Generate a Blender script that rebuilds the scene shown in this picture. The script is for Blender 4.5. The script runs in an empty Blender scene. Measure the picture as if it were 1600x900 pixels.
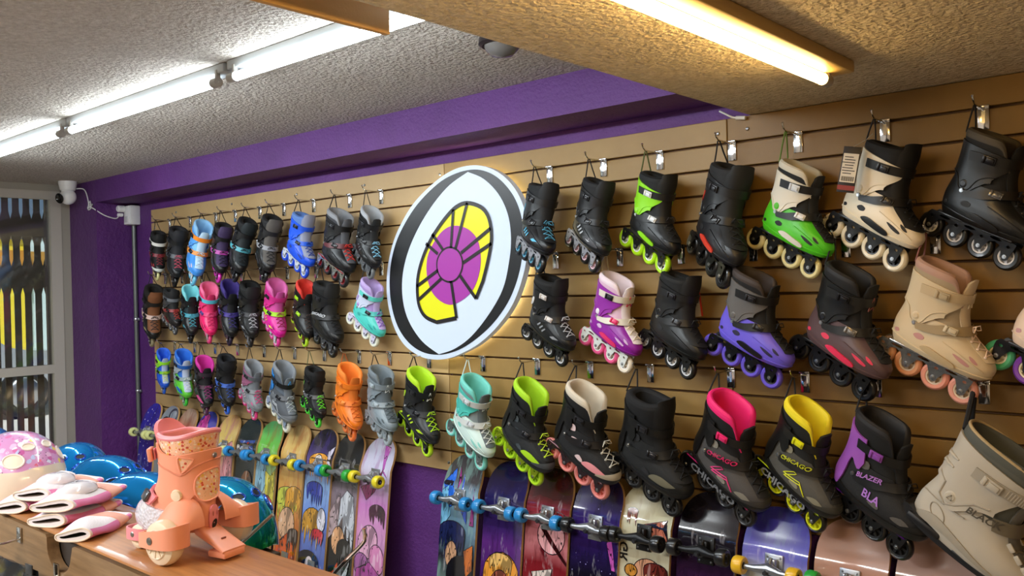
import bpy, bmesh, math, random
from math import sin, cos, pi, radians, sqrt, exp, atan2, hypot
from mathutils import Vector, Matrix, Euler
from mathutils.geometry import delaunay_2d_cdt

SC = bpy.context.scene
COL = SC.collection
random.seed(7)

# ------------------------------------------------------------------ materials
def lin(c):
    if isinstance(c, str):
        c = tuple(int(c[i:i + 2], 16) / 255 for i in (0, 2, 4))
    return tuple((v / 12.92 if v <= .04045 else ((v + .055) / 1.055) ** 2.4) for v in c)

MATS = {}
def pm(c, rough=.45, metal=0., coat=0., trans=0., emit=0., bump=0., bscale=200., name=None, alpha=1.):
    key = (c, rough, metal, coat, trans, emit, bump, bscale, alpha)
    if key in MATS:
        return MATS[key]
    m = bpy.data.materials.new(name or 'finish')
    m.use_nodes = True
    nt = m.node_tree
    b = nt.nodes['Principled BSDF']
    col = (*lin(c), 1)
    b.inputs['Base Color'].default_value = col
    b.inputs['Roughness'].default_value = rough
    b.inputs['Metallic'].default_value = metal
    b.inputs['Coat Weight'].default_value = coat
    b.inputs['Coat Roughness'].default_value = .08
    b.inputs['Transmission Weight'].default_value = trans
    b.inputs['Alpha'].default_value = alpha
    if emit:
        b.inputs['Emission Color'].default_value = col
        b.inputs['Emission Strength'].default_value = emit
    if bump:
        tc = nt.nodes.new('ShaderNodeTexCoord')
        n = nt.nodes.new('ShaderNodeTexNoise'); n.inputs['Scale'].default_value = bscale; n.inputs['Detail'].default_value = 3
        bp = nt.nodes.new('ShaderNodeBump'); bp.inputs['Strength'].default_value = bump; bp.inputs['Distance'].default_value = .01
        nt.links.new(tc.outputs['Object'], n.inputs['Vector'])
        nt.links.new(n.outputs['Fac'], bp.inputs['Height'])
        nt.links.new(bp.outputs['Normal'], b.inputs['Normal'])
    MATS[key] = m
    return m

class NT:
    """small wrapper for writing node materials"""
    def __init__(s, name, rough=.5, metal=0., coat=0.):
        s.m = bpy.data.materials.new(name); s.m.use_nodes = True
        s.t = s.m.node_tree; s.b = s.t.nodes['Principled BSDF']
        s.b.inputs['Roughness'].default_value = rough; s.b.inputs['Metallic'].default_value = metal
        s.b.inputs['Coat Weight'].default_value = coat; s.b.inputs['Coat Roughness'].default_value = .06
        s.tc = s.t.nodes.new('ShaderNodeTexCoord')
    def n(s, typ, **kw):
        nd = s.t.nodes.new(typ)
        for k, v in kw.items():
            if k in nd.inputs.keys(): nd.inputs[k].default_value = v
            else: setattr(nd, k, v)
        return nd
    def l(s, a, b): s.t.links.new(a, b)
    def math(s, op, a, b=None):
        nd = s.t.nodes.new('ShaderNodeMath'); nd.operation = op
        for i, v in enumerate((a, b)):
            if v is None: continue
            if hasattr(v, 'links'): s.l(v, nd.inputs[i])
            else: nd.inputs[i].default_value = v
        return nd.outputs[0]
    def ramp(s, fac, stops, interp='LINEAR'):
        r = s.t.nodes.new('ShaderNodeValToRGB'); r.color_ramp.interpolation = interp
        e = r.color_ramp.elements
        while len(e) < len(stops): e.new(.5)
        for el, (p, c) in zip(e, stops):
            el.position = p; el.color = (*lin(c), 1) if not isinstance(c, float) else (c, c, c, 1)
        s.l(fac, r.inputs['Fac']); return r.outputs['Color']
    def mix(s, fac, a, b):
        m = s.t.nodes.new('ShaderNodeMix'); m.data_type = 'RGBA'
        for v, i in ((fac, 0), (a, 6), (b, 7)):
            if hasattr(v, 'links'): s.l(v, m.inputs[i])
            elif i == 0: m.inputs[0].default_value = v
            else: m.inputs[i].default_value = (*lin(v), 1)
        return m.outputs[2]
    def col(s, c): s.l(c, s.b.inputs['Base Color']); return s
    def bump(s, h, strength, dist=.01):
        bp = s.n('ShaderNodeBump'); bp.inputs['Strength'].default_value = strength; bp.inputs['Distance'].default_value = dist
        s.l(h, bp.inputs['Height']); s.l(bp.outputs['Normal'], s.b.inputs['Normal']); return s
    def noise(s, scale, detail=3, rough=.5, vec=None, out='Fac'):
        nd = s.n('ShaderNodeTexNoise', Scale=scale, Detail=detail, Roughness=rough)
        s.l(vec if vec is not None else s.tc.outputs['Object'], nd.inputs['Vector']); return nd.outputs[out]
    def voro(s, scale, feature='F1', vec=None, out='Distance', rand=1.):
        nd = s.n('ShaderNodeTexVoronoi', Scale=scale); nd.feature = feature
        nd.inputs['Randomness'].default_value = rand
        s.l(vec if vec is not None else s.tc.outputs['Object'], nd.inputs['Vector']); return nd.outputs[out]

# ------------------------------------------------------------------ mesh building
class MB:
    def __init__(s): s.v = []; s.f = []; s.mi = []
    def addv(s, pts):
        i = len(s.v); s.v.extend([tuple(p) for p in pts]); return i
    def face(s, idx, mi=0): s.f.append(tuple(idx)); s.mi.append(mi)
    def merge(s, o, M=None, mi=None):
        b = s.addv([(M @ Vector(p)) if M else p for p in o.v])
        for f, k in zip(o.f, o.mi): s.face([b + i for i in f], k if mi is None else mi)
        return s
    def box(s, c, d, M=None, mi=0):
        x, y, z = (k / 2 for k in d)
        P = [Vector((c[0] + a * x, c[1] + b * y, c[2] + e * z)) for e in (-1, 1) for b in (-1, 1) for a in (-1, 1)]
        if M: P = [M @ p for p in P]
        i = s.addv(P)
        for q in ((0, 2, 3, 1), (4, 5, 7, 6), (0, 1, 5, 4), (2, 6, 7, 3), (0, 4, 6, 2), (1, 3, 7, 5)): s.face([i + k for k in q], mi)
        return s
    def rbox(s, c, d, r=.003, seg=2, M=None, mi=0):
        bm = bmesh.new(); bmesh.ops.create_cube(bm, size=1)
        for v in bm.verts: v.co = Vector((v.co.x * d[0], v.co.y * d[1], v.co.z * d[2]))
        r = min(r, min(d) * .49)
        bmesh.ops.bevel(bm, geom=list(bm.edges), offset=r, segments=seg, affect='EDGES', profile=.5)
        bm.verts.index_update()
        P = [v.co + Vector(c) for v in bm.verts]
        if M: P = [M @ p for p in P]
        i = s.addv(P)
        for f in bm.faces: s.face([i + v.index for v in f.verts], mi)
        bm.free(); return s
    def tube(s, pts, r, n=8, cap=True, mi=0, closed=False):
        pts = [Vector(p) for p in pts]; m = len(pts)
        rr = r if isinstance(r, (list, tuple)) else [r] * m
        up = None; rings = []
        for k, p in enumerate(pts):
            if closed: t = (pts[(k + 1) % m] - pts[k - 1])
            else: t = pts[min(k + 1, m - 1)] - pts[max(k - 1, 0)]
            t = t.normalized() if t.length > 1e-9 else Vector((0, 0, 1))
            if up is None:
                up = Vector((0, 0, 1)) if abs(t.z) < .9 else Vector((1, 0, 0))
            a = (up - t * up.dot(t))
            if a.length < 1e-6: a = Vector((1, .3, 0)) - t * Vector((1, .3, 0)).dot(t)
            a.normalize(); b = t.cross(a); up = a
            rings.append(s.addv([p + (a * cos(2 * pi * j / n) + b * sin(2 * pi * j / n)) * rr[k] for j in range(n)]))
        for k in range(m if closed else m - 1):
            A, B = rings[k], rings[(k + 1) % m]
            for j in range(n):
                s.face((A + j, A + (j + 1) % n, B + (j + 1) % n, B + j), mi)
        if cap and not closed:
            s.face([rings[0] + j for j in range(n)][::-1], mi); s.face([rings[-1] + j for j in range(n)], mi)
        return s
    def lathe(s, prof, n=24, axis='Z', c=(0, 0, 0), cap=False, mi=0):
        rings = []
        for r, h in prof:
            pts = []
            for j in range(n):
                a = 2 * pi * j / n; u, w = r * cos(a), r * sin(a)
                p = {'Z': (u, w, h), 'Y': (w, h, u), 'X': (h, u, w)}[axis]
                pts.append((p[0] + c[0], p[1] + c[1], p[2] + c[2]))
            rings.append(s.addv(pts))
        for A, B in zip(rings, rings[1:]):
            for j in range(n): s.face((A + j, A + (j + 1) % n, B + (j + 1) % n, B + j), mi)
        if cap:
            s.face([rings[0] + j for j in range(n)][::-1], mi); s.face([rings[-1] + j for j in range(n)], mi)
        return s
    def grid(s, fn, nu, nv, closed=False, mi=0, flip=False):
        U = nu if closed else nu + 1
        b = s.addv([fn(i / nu, j / nv) for j in range(nv + 1) for i in range(U)])
        for j in range(nv):
            for i in range(nu):
                q = [b + j * U + i, b + j * U + (i + 1) % U, b + (j + 1) * U + (i + 1) % U, b + (j + 1) * U + i]
                s.face(q[::-1] if flip else q, mi)
        return b, U
    def slab(s, fo, fi, nu, nv, closed=False, mi=0):
        bo, U = s.grid(fo, nu, nv, closed, mi); bi, _ = s.grid(fi, nu, nv, closed, mi, True)
        for j in (0, nv):
            for i in range(nu):
                a, c = j * U + i, j * U + (i + 1) % U
                s.face((bo + a, bi + a, bi + c, bo + c) if j == 0 else (bo + c, bi + c, bi + a, bo + a), mi)
        if not closed:
            for i in (0, nu):
                for j in range(nv):
                    a, c = j * U + i, (j + 1) * U + i
                    s.face((bo + c, bi + c, bi + a, bo + a) if i == 0 else (bo + a, bi + a, bi + c, bo + c), mi)
        return s
    def poly(s, outer, holes=(), step=None):
        """triangulated 2D polygon -> (points2d, tris, loops)"""
        pts = [Vector(p) for p in outer]; loops = [list(range(len(pts)))]
        for h in holes:
            k = len(pts); pts += [Vector(p) for p in h]; loops.append(list(range(k, k + len(h))))
        def inside(p, L):
            r = False
            for a, c in zip(L, L[1:] + L[:1]):
                A, B = pts[a], pts[c]
                if (A.y > p.y) != (B.y > p.y) and p.x < (B.x - A.x) * (p.y - A.y) / (B.y - A.y) + A.x: r = not r
            return r
        nb = len(pts); allp = list(pts)
        if step:
            x0, x1 = min(p.x for p in pts), max(p.x for p in pts); y0, y1 = min(p.y for p in pts), max(p.y for p in pts)
            y = y0 + step * .53
            while y < y1:
                x = x0 + step * .47
                while x < x1:
                    p = Vector((x, y))
                    if inside(p, loops[0]) and not any(inside(p, h) for h in loops[1:]): allp.append(p)
                    x += step
                y += step
        edges = [(a, c) for L in loops for a, c in zip(L, L[1:] + L[:1])]
        rv, re, rf, ov, oe, of = delaunay_2d_cdt(allp, edges, [], 0, 1e-7)
        mp = {}
        for i, o in enumerate(ov):
            for k in o: mp[k] = i
        tris = []
        for f in rf:
            c = sum((rv[i] for i in f), Vector((0, 0))) / len(f)
            if inside(c, loops[0]) and not any(inside(c, h) for h in loops[1:]): tris.append(tuple(f))
        return [tuple(p) for p in rv], tris, [[mp[i] for i in L] for L in loops]
    def prism(s, outer, holes, fa, fb, step=None, mi=0):
        """fa(x,y), fb(x,y): 3D maps of the two faces"""
        P, T, L = s.poly(outer, holes, step)
        a = s.addv([fa(*p) for p in P])
        for t in T: s.face([a + i for i in t], mi)
        if fb:
            b = s.addv([fb(*p) for p in P])
            for t in T: s.face([b + i for i in t][::-1], mi)
            for l in L:
                for i, k in zip(l, l[1:] + l[:1]): s.face((a + i, b + i, b + k, a + k), mi)
        return s
    def mesh(s, name='mesh', smooth=38, weld=True):
        me = bpy.data.meshes.new(name)
        me.from_pydata(s.v, [], s.f)
        for p, k in zip(me.polygons, s.mi): p.material_index = k
        bm = bmesh.new(); bm.from_mesh(me)
        if weld: bmesh.ops.remove_doubles(bm, verts=bm.verts, dist=1e-6)
        bmesh.ops.recalc_face_normals(bm, faces=bm.faces)
        bm.to_mesh(me); bm.free()
        if smooth:
            me.shade_smooth()
            if smooth < 179: me.set_sharp_from_angle(angle=radians(smooth))
        return me

def obj(name, me, mats, parent=None, loc=None, rot=None):
    """one mesh object; materials sit on the object so meshes can be shared"""
    if isinstance(me, MB): me = me.mesh(name)
    if not isinstance(mats, (list, tuple)): mats = [mats]
    while len(me.materials) < len(mats): me.materials.append(None)
    o = bpy.data.objects.new(name, me); COL.objects.link(o)
    for i, m in enumerate(mats):
        o.material_slots[i].link = 'OBJECT'; o.material_slots[i].material = m
    if parent: o.parent = parent
    if loc: o.location = loc
    if rot: o.rotation_euler = rot
    return o
def tag(o, label, cat, group=None):
    o['label'] = label; o['category'] = cat
    if group: o['group'] = group
    return o
def thing(name, label, cat, loc=(0, 0, 0), rot=(0, 0, 0), group=None):
    o = bpy.data.objects.new(name, None); COL.objects.link(o); o.empty_display_size = .05
    o.location = loc; o.rotation_euler = rot
    return tag(o, label, cat, group)
def struct(name, mb, mats):
    o = obj(name, mb, mats); o['kind'] = 'structure'; return o

_txt = {}
def text2d(t, size=1., extr=0., bold=0.):
    """flat lettering as (points, faces), starting at x=0, baseline y=0"""
    k = (t, size, bold)
    if k not in _txt:
        cu = bpy.data.curves.new('lettering', 'FONT'); cu.body = t; cu.size = size; cu.offset = bold; cu.resolution_u = 2
        o = bpy.data.objects.new('lettering', cu); COL.objects.link(o)
        dg = bpy.context.evaluated_depsgraph_get(); me = bpy.data.meshes.new_from_object(o.evaluated_get(dg))
        _txt[k] = ([tuple(v.co) for v in me.vertices], [tuple(p.vertices) for p in me.polygons])
        bpy.data.objects.remove(o); bpy.data.curves.remove(cu); bpy.data.meshes.remove(me)
    return _txt[k]
def text_on(mb, t, size, fn, bold=0., mi=0):
    P, F = text2d(t, size, 0, bold)
    i = mb.addv([fn(p[0], p[1]) for p in P])
    for f in F: mb.face([i + k for k in f], mi)
    return mb
def smoothstep(a, b, x):
    t = max(0., min(1., (x - a) / (b - a))); return t * t * (3 - 2 * t)
def catmull(P, n=6, closed=True):
    out = []; m = len(P)
    for i in range(m if closed else m - 1):
        g = lambda k: Vector(P[k % m]) if closed else Vector(P[max(0, min(m - 1, k))])
        p0, p1, p2, p3 = g(i - 1), g(i), g(i + 1), g(i + 2)
        for j in range(n):
            t = j / n
            out.append(tuple(.5 * ((2 * p1) + (p2 - p0) * t + (2 * p0 - 5 * p1 + 4 * p2 - p3) * t * t + (3 * p1 - p0 - 3 * p2 + p3) * t ** 3)))
    if not closed: out.append(tuple(P[-1]))
    return out
# ------------------------------------------------------------------ camera
F_PX, YAW, PITCH, ROLL, CAM = 1351.89, .720226, -.003581, -.024373, Vector((0, -2.409, 1.52))
fw = Vector((-sin(YAW) * cos(PITCH), cos(YAW) * cos(PITCH), sin(PITCH)))
rt = Vector((cos(YAW), sin(YAW), 0)); up = rt.cross(fw)
r2 = rt * cos(ROLL) + up * sin(ROLL); u2 = -rt * sin(ROLL) + up * cos(ROLL)
cam = bpy.data.objects.new('camera', bpy.data.cameras.new('camera')); COL.objects.link(cam)
cam.data.sensor_width = 36; cam.data.lens = F_PX / 1600 * 36; cam.data.clip_start = .02; cam.data.clip_end = 200
M = Matrix((r2, u2, -fw)).transposed().to_4x4(); M.translation = CAM
cam.matrix_world = M
SC.camera = cam
SC.view_settings.view_transform = 'Standard'; SC.view_settings.look = 'None'; SC.view_settings.exposure = 0.0

# ------------------------------------------------------------------ setting materials
def m_paint(name, base, dark, rough=.55, bump=.5, sc=70):
    t = NT(name, rough); n = t.noise(3, 4, .6); t.col(t.ramp(n, [(.3, dark), (.7, base)]))
    h = t.math('ADD', t.noise(sc, 3, .6), t.math('MULTIPLY', t.noise(sc * .35, 2), .8)); return t.bump(h, bump, .006).m
PURPLE = m_paint('purple wall paint', '602e7a', '52246a', .6, .55, 90)
PURPLE_D = m_paint('deep purple column paint', '5c2a72', '4e2264', .5, .8, 60)
def m_stucco(name, a, b):
    t = NT(name, .85); n = t.noise(60, 4, .6); t.col(t.ramp(n, [(.3, b), (.65, a)]))
    h = t.math('ADD', t.math('MULTIPLY', t.voro(85, 'SMOOTH_F1'), -1.), t.noise(130, 3, .6)); return t.bump(h, 1., .012).m
STUCCO = m_stucco('rough stucco ceiling', 'cfc6bb', 'b3a99d')
STUCCO_R = m_stucco('rough stucco lowered ceiling', 'e6d6b8', 'c8b592')
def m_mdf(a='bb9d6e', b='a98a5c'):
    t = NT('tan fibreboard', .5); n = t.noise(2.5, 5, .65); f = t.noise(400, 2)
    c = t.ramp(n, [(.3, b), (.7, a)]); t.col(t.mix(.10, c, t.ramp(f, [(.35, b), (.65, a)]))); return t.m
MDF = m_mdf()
GROOVE = pm('5a3c1e', .7)
def m_wood(name, a, b, rough=.4, axis='X'):
    t = NT(name, rough, 0, .15); mp = t.n('ShaderNodeMapping'); t.l(t.tc.outputs['Object'], mp.inputs['Vector'])
    mp.inputs['Scale'].default_value = (2, 28, 28) if axis == 'X' else (28, 2, 28)
    n = t.noise(3, 6, .6, mp.outputs['Vector']); n2 = t.noise(1.2, 3, .5)
    c = t.ramp(t.math('ADD', t.math('MULTIPLY', n, .7), t.math('MULTIPLY', n2, .3)), [(.34, b), (.62, a)]); t.col(c)
    return t.bump(n, .06, .002).m
WOOD = m_wood('brown laminate wood', 'b57c48', '935f34')
WOOD_F = m_wood('grey brown drawer laminate', '8f7150', '6f5539')
CHROME = pm('d8dadd', .14, 1.)
STEEL = pm('b8bcc0', .3, 1.)
ALU = pm('c2beb4', .45, .2)
ALU_D = pm('a8a498', .5, .2)
BLACK = pm('0c0c0e', .4)

# ------------------------------------------------------------------ room shell
FLOOR_Z = .08
struct('floor', MB().box((-2, -2.3, FLOOR_Z - .05), (7.4, 4.8, .1)), pm('a29a8c', .4, bump=.05, bscale=30))
struct('wall_back', MB().box((-1.77, .068, 1.14), (6.76, .1, 2.2)), PURPLE)
struct('wall_right', MB().box((1.65, -2.3, 1.14), (.1, 4.8, 2.2)), pm('8d7a66', .7))
struct('wall_front', MB().box((-2, -4.65, 1.14), (7.4, .1, 2.2)), pm('a59a8e', .7))
struct('ceiling', MB().box((-3.38, -2.29, 2.24), (4.44, 4.62, .1)), STUCCO)
struct('ceiling', MB().box((.22, -2.29, 2.1495), (2.76, 4.62, .281)), STUCCO_R)
struct('trim_1', MB().box((-5.335, -.0955, 1.14), (.39, .227, 2.12)), PURPLE_D)            # corner column
struct('trim_2', MB().box((-3.15, -.096, 2.125), (3.98, .228, .13)), PURPLE)              # bulkhead over the panels
# left shopfront: aluminium frame, panes, rail
def fr(y0, y1, z0, z1, x=-5.53, d=.05):
    return MB().box((x, (y0 + y1) / 2, (z0 + z1) / 2), (d, abs(y1 - y0), z1 - z0))
fm = MB()
for y0, y1 in ((-.21, -.262), (-1.45, -1.52), (-2.7, -2.77)): fm.merge(fr(y1, y0, .08, 2.19))
fm.merge(fr(-4.6, -.21, 2.15, 2.19)); fm.merge(fr(-4.6, -.21, .08, .16))
win = struct('window_1', fm, ALU_D)
sash = MB()
for a, b in ((-1.45, -.262), (-2.7, -1.52), (-4.6, -2.77)):
    sash.merge(fr(b - .062, b, .16, 2.15, -5.52, .04)); sash.merge(fr(a, a + .05, .16, 2.15, -5.52, .04))
    sash.merge(fr(a + .05, b - .062, 2.1, 2.15, -5.52, .04)); sash.merge(fr(a + .05, b - .062, .16, .22, -5.52, .04))
    sash.merge(fr(a + .05, b - .062, 1.057, 1.108, -5.52, .04))
obj('window_frame', sash, ALU, win)
def m_glass():
    m = bpy.data.materials.new('window glass'); m.use_nodes = True; t = m.node_tree; t.nodes.clear()
    o = t.nodes.new('ShaderNodeOutputMaterial'); mx = t.nodes.new('ShaderNodeMixShader'); a = t.nodes.new('ShaderNodeBsdfTransparent'); b = t.nodes.new('ShaderNodeBsdfGlossy')
    a.inputs[0].default_value = (.8, .82, .82, 1); b.inputs['Roughness'].default_value = .05; mx.inputs[0].default_value = .07
    t.links.new(a.outputs[0], mx.inputs[1]); t.links.new(b.outputs[0], mx.inputs[2]); t.links.new(mx.outputs[0], o.inputs[0]); return m
GLASS = m_glass()
for a, b in ((-1.4, -.324), (-2.65, -1.582), (-4.55, -2.832)):
    for z0, z1 in ((.22, 1.057), (1.108, 2.1)):
        obj('pane', fr(a, b, z0, z1, -5.53, .004), GLASS, win)

# folding security gate outside the glass: upright channels, pointed openings
gt = MB(); GX = -5.64
y_first, pitch, gap = -.322, .0585, .0225
tiers = ((.2, 1.58), (1.70, 1.885), (1.985, 2.16))
n_g = 40
edges = [y_first - pitch * i for i in range(n_g)]
for i, yc in enumerate(edges):
    y0 = yc - gap / 2; y_next = (yc - pitch) + gap / 2
    gt.box((GX, (y0 + y_next) / 2, 1.15), (.008, y0 - y_next, 2.05))
    for k, (z0, z1) in enumerate(tiers):
        for zz, sg in ((z0, 1), (z1, -1)):
            if k == 0 and sg == 1: continue
            for s in (-1, 1):
                pts = [(yc + s * gap / 2, zz), (yc + s * gap / 2, zz + sg * .045), (yc, zz)]
                gt.prism(pts, (), lambda y, z: (GX - .004, y, z), lambda y, z: (GX + .004, y, z))
for (a0, a1) in ((.1, .2), (1.58, 1.70), (1.885, 1.985), (2.16, 2.2)):
    gt.box((GX, y_first - pitch * (n_g - 1) / 2, (a0 + a1) / 2), (.024, pitch * n_g, a1 - a0))
gt.box((GX, -.255, 1.15), (.03, .1, 2.1))
gate = obj('folding_security_gate', gt.mesh('gate', 0), pm('74695e', .6, .1)); tag(gate, 'dark brown folding steel security gate with narrow pointed openings outside the left window', 'security gate')

# street beyond the window
st = obj('street_pavement', MB().box((-30, 2, -.06), (48, 80, .1)), pm('e8e4da', .9)); st['kind'] = 'structure'
def building(name, label, y0, y1, x, h, mat, band):
    t = thing(name, label, 'building', (x, (y0 + y1) / 2, -.01))
    w = y1 - y0
    obj('wall', MB().box((-2, 0, h / 2), (4, w, h)), mat, t)
    obj('roof', MB().box((-2, 0, h + .06), (4.2, w + .1, .12)), pm('8a8178', .8), t)
    if band: obj('wall_band', MB().box((.02, 0, 2.35), (.06, w, .34)), band, t)
    for k in range(3):
        yy = -w * .35 + k * w * .35 - .3
        obj('window', MB().box((.01, yy, 1.6), (.04, .9, .9)), pm('9fc4cf', .1), t)
    return t
building('yellow_building', 'yellow painted street building with orange band beyond the security gate', -14, 4.72, -20, 2.75, pm('f2dc3c', .8), pm('c88a2c', .7))
building('white_building', 'pale street building with glazed front beyond the gate, right of the yellow one', 4.8, 16, -20.5, 2.9, pm('cfe6ea', .8), pm('b98a3c', .7))
car = thing('parked_car', 'silver car parked in the street seen through the security gate', 'car', (-12.6, .45, -.01), (0, 0, 0))
side = catmull([(-2, .35), (-2.05, .7), (-1.3, .85), (-.8, 1.3), (.5, 1.32), (1.1, .9), (1.9, .78), (2.05, .4), (1.6, .28), (-1.6, .28)], 4)
obj('body', MB().prism(side, (), lambda y, z: (-.8, y, z), lambda y, z: (.8, y, z)), pm('c9ced2', .25, .5, 1.), car)
obj('side_window', MB().prism([(-.7, .9), (-.45, 1.22), (.4, 1.24), (.85, .92)], (), lambda y, z: (.815, y, z), lambda y, z: (.79, y, z)), pm('10151a', .1), car)
for s in (-1.25, 1.25):
    wh = obj('wheel', MB().lathe([(.0, .72), (.2, .8), (.3, .82), (.32, .76), (.32, .62), (.1, .6)], 24, 'X', (0, s, .32)), pm('17181a', .6), car)
    obj('hubcap', MB().lathe([(.0, .835), (.16, .83), (.19, .81)], 12, 'X', (0, s, .32)), STEEL, wh)

# ------------------------------------------------------------------ slatwall sheets
L_TOP = 1.933; PITCH_Z = .0762
def groove(k): return L_TOP - PITCH_Z * (k - 1)
MDF_R = None
def slat_sheet(x0, x1, label, board=None):
    mb = MB()
    zs = [2.007] + [groove(k) for k in range(1, 17) if groove(k) > .80] + [.787]
    pr = []
    for i, (zt, zb) in enumerate(zip(zs, zs[1:])):
        t = zt - (.0035 if i else 0); b = zb + (.0035 if i < len(zs) - 2 else 0)
        pr.append((t, b))
    for i, (t, b) in enumerate(pr):
        mb.rbox(((x0 + x1) / 2, .008, (t + b) / 2), (x1 - x0, .016, t - b), .0015, 1)
    mb.box(((x0 + x1) / 2, .0165, 1.397), (x1 - x0 - .004, .003, 1.2), mi=1)
    o = obj('slatwall_panel', mb, [board or MDF, GROOVE]); tag(o, label, 'slatwall panel', 'tan slatwall panels'); return o
slat_sheet(-4.895, -2.4585, 'long tan slatwall panel at the left, from the purple corner to behind the round sign')
slat_sheet(-2.4555, -1.2335, 'tan slatwall panel in the middle, right of the round sign', m_mdf('a08048', '8c6c38'))  # darker copy of the board; weaker light than at left put into the colour
slat_sheet(-1.2305, 1.2, 'tan slatwall panel at the right, below the lowered ceiling and warm tube', m_mdf('8e6a2c', '7a581e'))  # same board darkened and browned to carry the dimmer warm light here
SCREW = MB().lathe([(.0001, -.006), (.004, -.005), (.006, -.002), (.0065, 0)], 12, 'Y').mesh('screw')
for i, (x, z, lb) in enumerate([(-4.6, 1.972, 'screw above the black skate with pink laces'), (-4.02, 1.972, 'screw in the top board above the pink strapped black skate'),
        (-3.45, 1.972, 'screw in the top board above the black skate with a grey strap'), (-2.95, 1.968, 'screw in the top board above the black skate with red laces'), (-2.48, 1.966, 'screw in the top board beside the round sign'),
        (-1.262, 1.966, 'screw left of the seam in the top board near the lowered ceiling'), (-1.165, 1.968, 'screw right of the seam in the top board near the lowered ceiling'),
        (-2.47, .82, 'screw in the lowest board near the mint skate'), (-4.85, 1.90, 'screw at the far left end of the slatwall')]):
    tag(obj('screw', SCREW, STEEL, None, (x, .0005, z)), 'small round steel ' + lb, 'screw', 'screws in the slatwall')

# conduit, outlet box, wifi camera and cable
cd = thing('conduit_pipe', 'grey metal conduit running down the purple corner below the outlet box', 'conduit', (-5.115, 0, .08))
obj('pipe', MB().tube([(0, 0, 0), (0, 0, 1.86)], .0125, 12), pm('6f7370', .4, .5), cd)
for z in (.85, 1.28): obj('pipe_clip', MB().lathe([(.0145, z), (.0165, z + .003), (.0165, z + .015), (.0145, z + .018)], 12).box((.0, .012, z + .009), (.045, .006, .016)), STEEL, cd)
ob = thing('outlet_box', 'white electrical outlet box on top of the grey conduit in the purple corner', 'outlet box', (-5.10, 0, 1.99))
obj('box', MB().rbox((0, -.012, 0), (.075, .06, .115), .006), pm('d9d9da', .4), ob)
obj('cover_plate', MB().rbox((-.002, -.045, 0), (.07, .008, .11), .003), pm('ececec', .35), ob)
obj('socket', MB().rbox((-.002, -.05, -.025), (.03, .005, .035), .004), pm('c9c9c9', .4), ob)
pl = thing('power_adapter', 'white plug adapter in the outlet box with the camera cable', 'adapter', (-5.125, -.052, 2.01))
obj('body', MB().lathe([(.001, -.04), (.016, -.04), (.02, -.035), (.02, 0), (.001, 0)], 16, 'Y', (0, 0, .018)).rbox((-.02, -.02, -.018), (.05, .03, .02), .005), pm('eeeeee', .35), pl)
wc = thing('security_camera', 'white round wifi security camera hanging from the ceiling beside the window', 'security camera', (-5.30, -.30, 2.19))
obj('base', MB().lathe([(.001, 0), (.05, 0), (.05, -.012), (.042, -.05), (.03, -.06), (.001, -.06)], 24), pm('ececec', .35), wc)
hd = obj('head', MB().lathe([(.001, -.055)] + [(.046 * sin(a), -.09 + .046 * cos(a)) for a in [radians(20 + 10 * i) for i in range(16)]] + [(.001, -.136)], 24), pm('f0f0f0', .3), wc)
fv = MB().lathe([(.0005, .0), (.018, -.002), (.026, -.006), (.03, -.013)], 20, 'Y')
q = Vector((.35, -.90, -.22)).normalized()
obj('lens', MB().merge(fv, Matrix.Translation(Vector((0, 0, -.09)) + q * .05) @ Vector((0, -1, 0)).rotation_difference(q).to_matrix().to_4x4()), pm('0b0b0d', .08), hd)
cb = MB().tube(catmull([(-5.30, -.26, 2.15), (-5.24, -.23, 2.14), (-5.20, -.225, 2.06), (-5.22, -.222, 2.03), (-5.17, -.215, 2.05), (-5.21, -.22, 2.045), (-5.15, -.212, 2.02), (-5.135, -.16, 1.985), (-5.13, -.1, 1.97), (-5.135, -.078, 1.99)], 8, False), .0032, 8)
cb.tube(catmull([(-5.21, -.222, 2.04), (-5.18, -.225, 2.07), (-5.17, -.225, 2.03), (-5.205, -.225, 2.02)], 8), .003, 6, closed=True)
tag(obj('power_cable', cb, pm('e6e6e6', .4)), 'thin white looped cable from the ceiling camera to the outlet box', 'cable')

# dome camera behind the ceiling edge, tan board
dc = thing('dome_camera', 'dark ringed dome camera on the white lit ceiling, half hidden by the ceiling drop', 'dome camera', (-1.55, -.66, 2.19))
obj('ring', MB().lathe([(.05, 0), (.062, -.004), (.064, -.02), (.055, -.026), (.048, -.02)], 28), pm('1a1114', .4), dc)
obj('dome', MB().lathe([(.05, -.016), (.046, -.034), (.03, -.05), (.001, -.056)], 24), pm('5e5a57', .25), dc)
bd = thing('hanging_board', 'tan fibreboard strip fixed at the edge of the lowered ceiling', 'board', (-1.3, -1.75, 2.0))
obj('panel', MB().rbox((0, 0, .095), (.014, .94, .155), .002), pm('c89a55', .55, bump=.05), bd)
sm = obj('ceiling_cable', MB().tube(catmull([(-1.245, -.02, 2.03), (-1.225, -.02, 2.018), (-1.205, -.015, 2.006), (-1.185, -.012, 2.002)], 6, False), [.003] * 19, 8).tube([(-1.195, -.012, 2.003), (-1.165, -.012, 1.999)], .006, 10), pm('d8d4cc', .5))
tag(sm, 'short white cable end poking out where the lowered ceiling meets the slatwall', 'cable')

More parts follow.
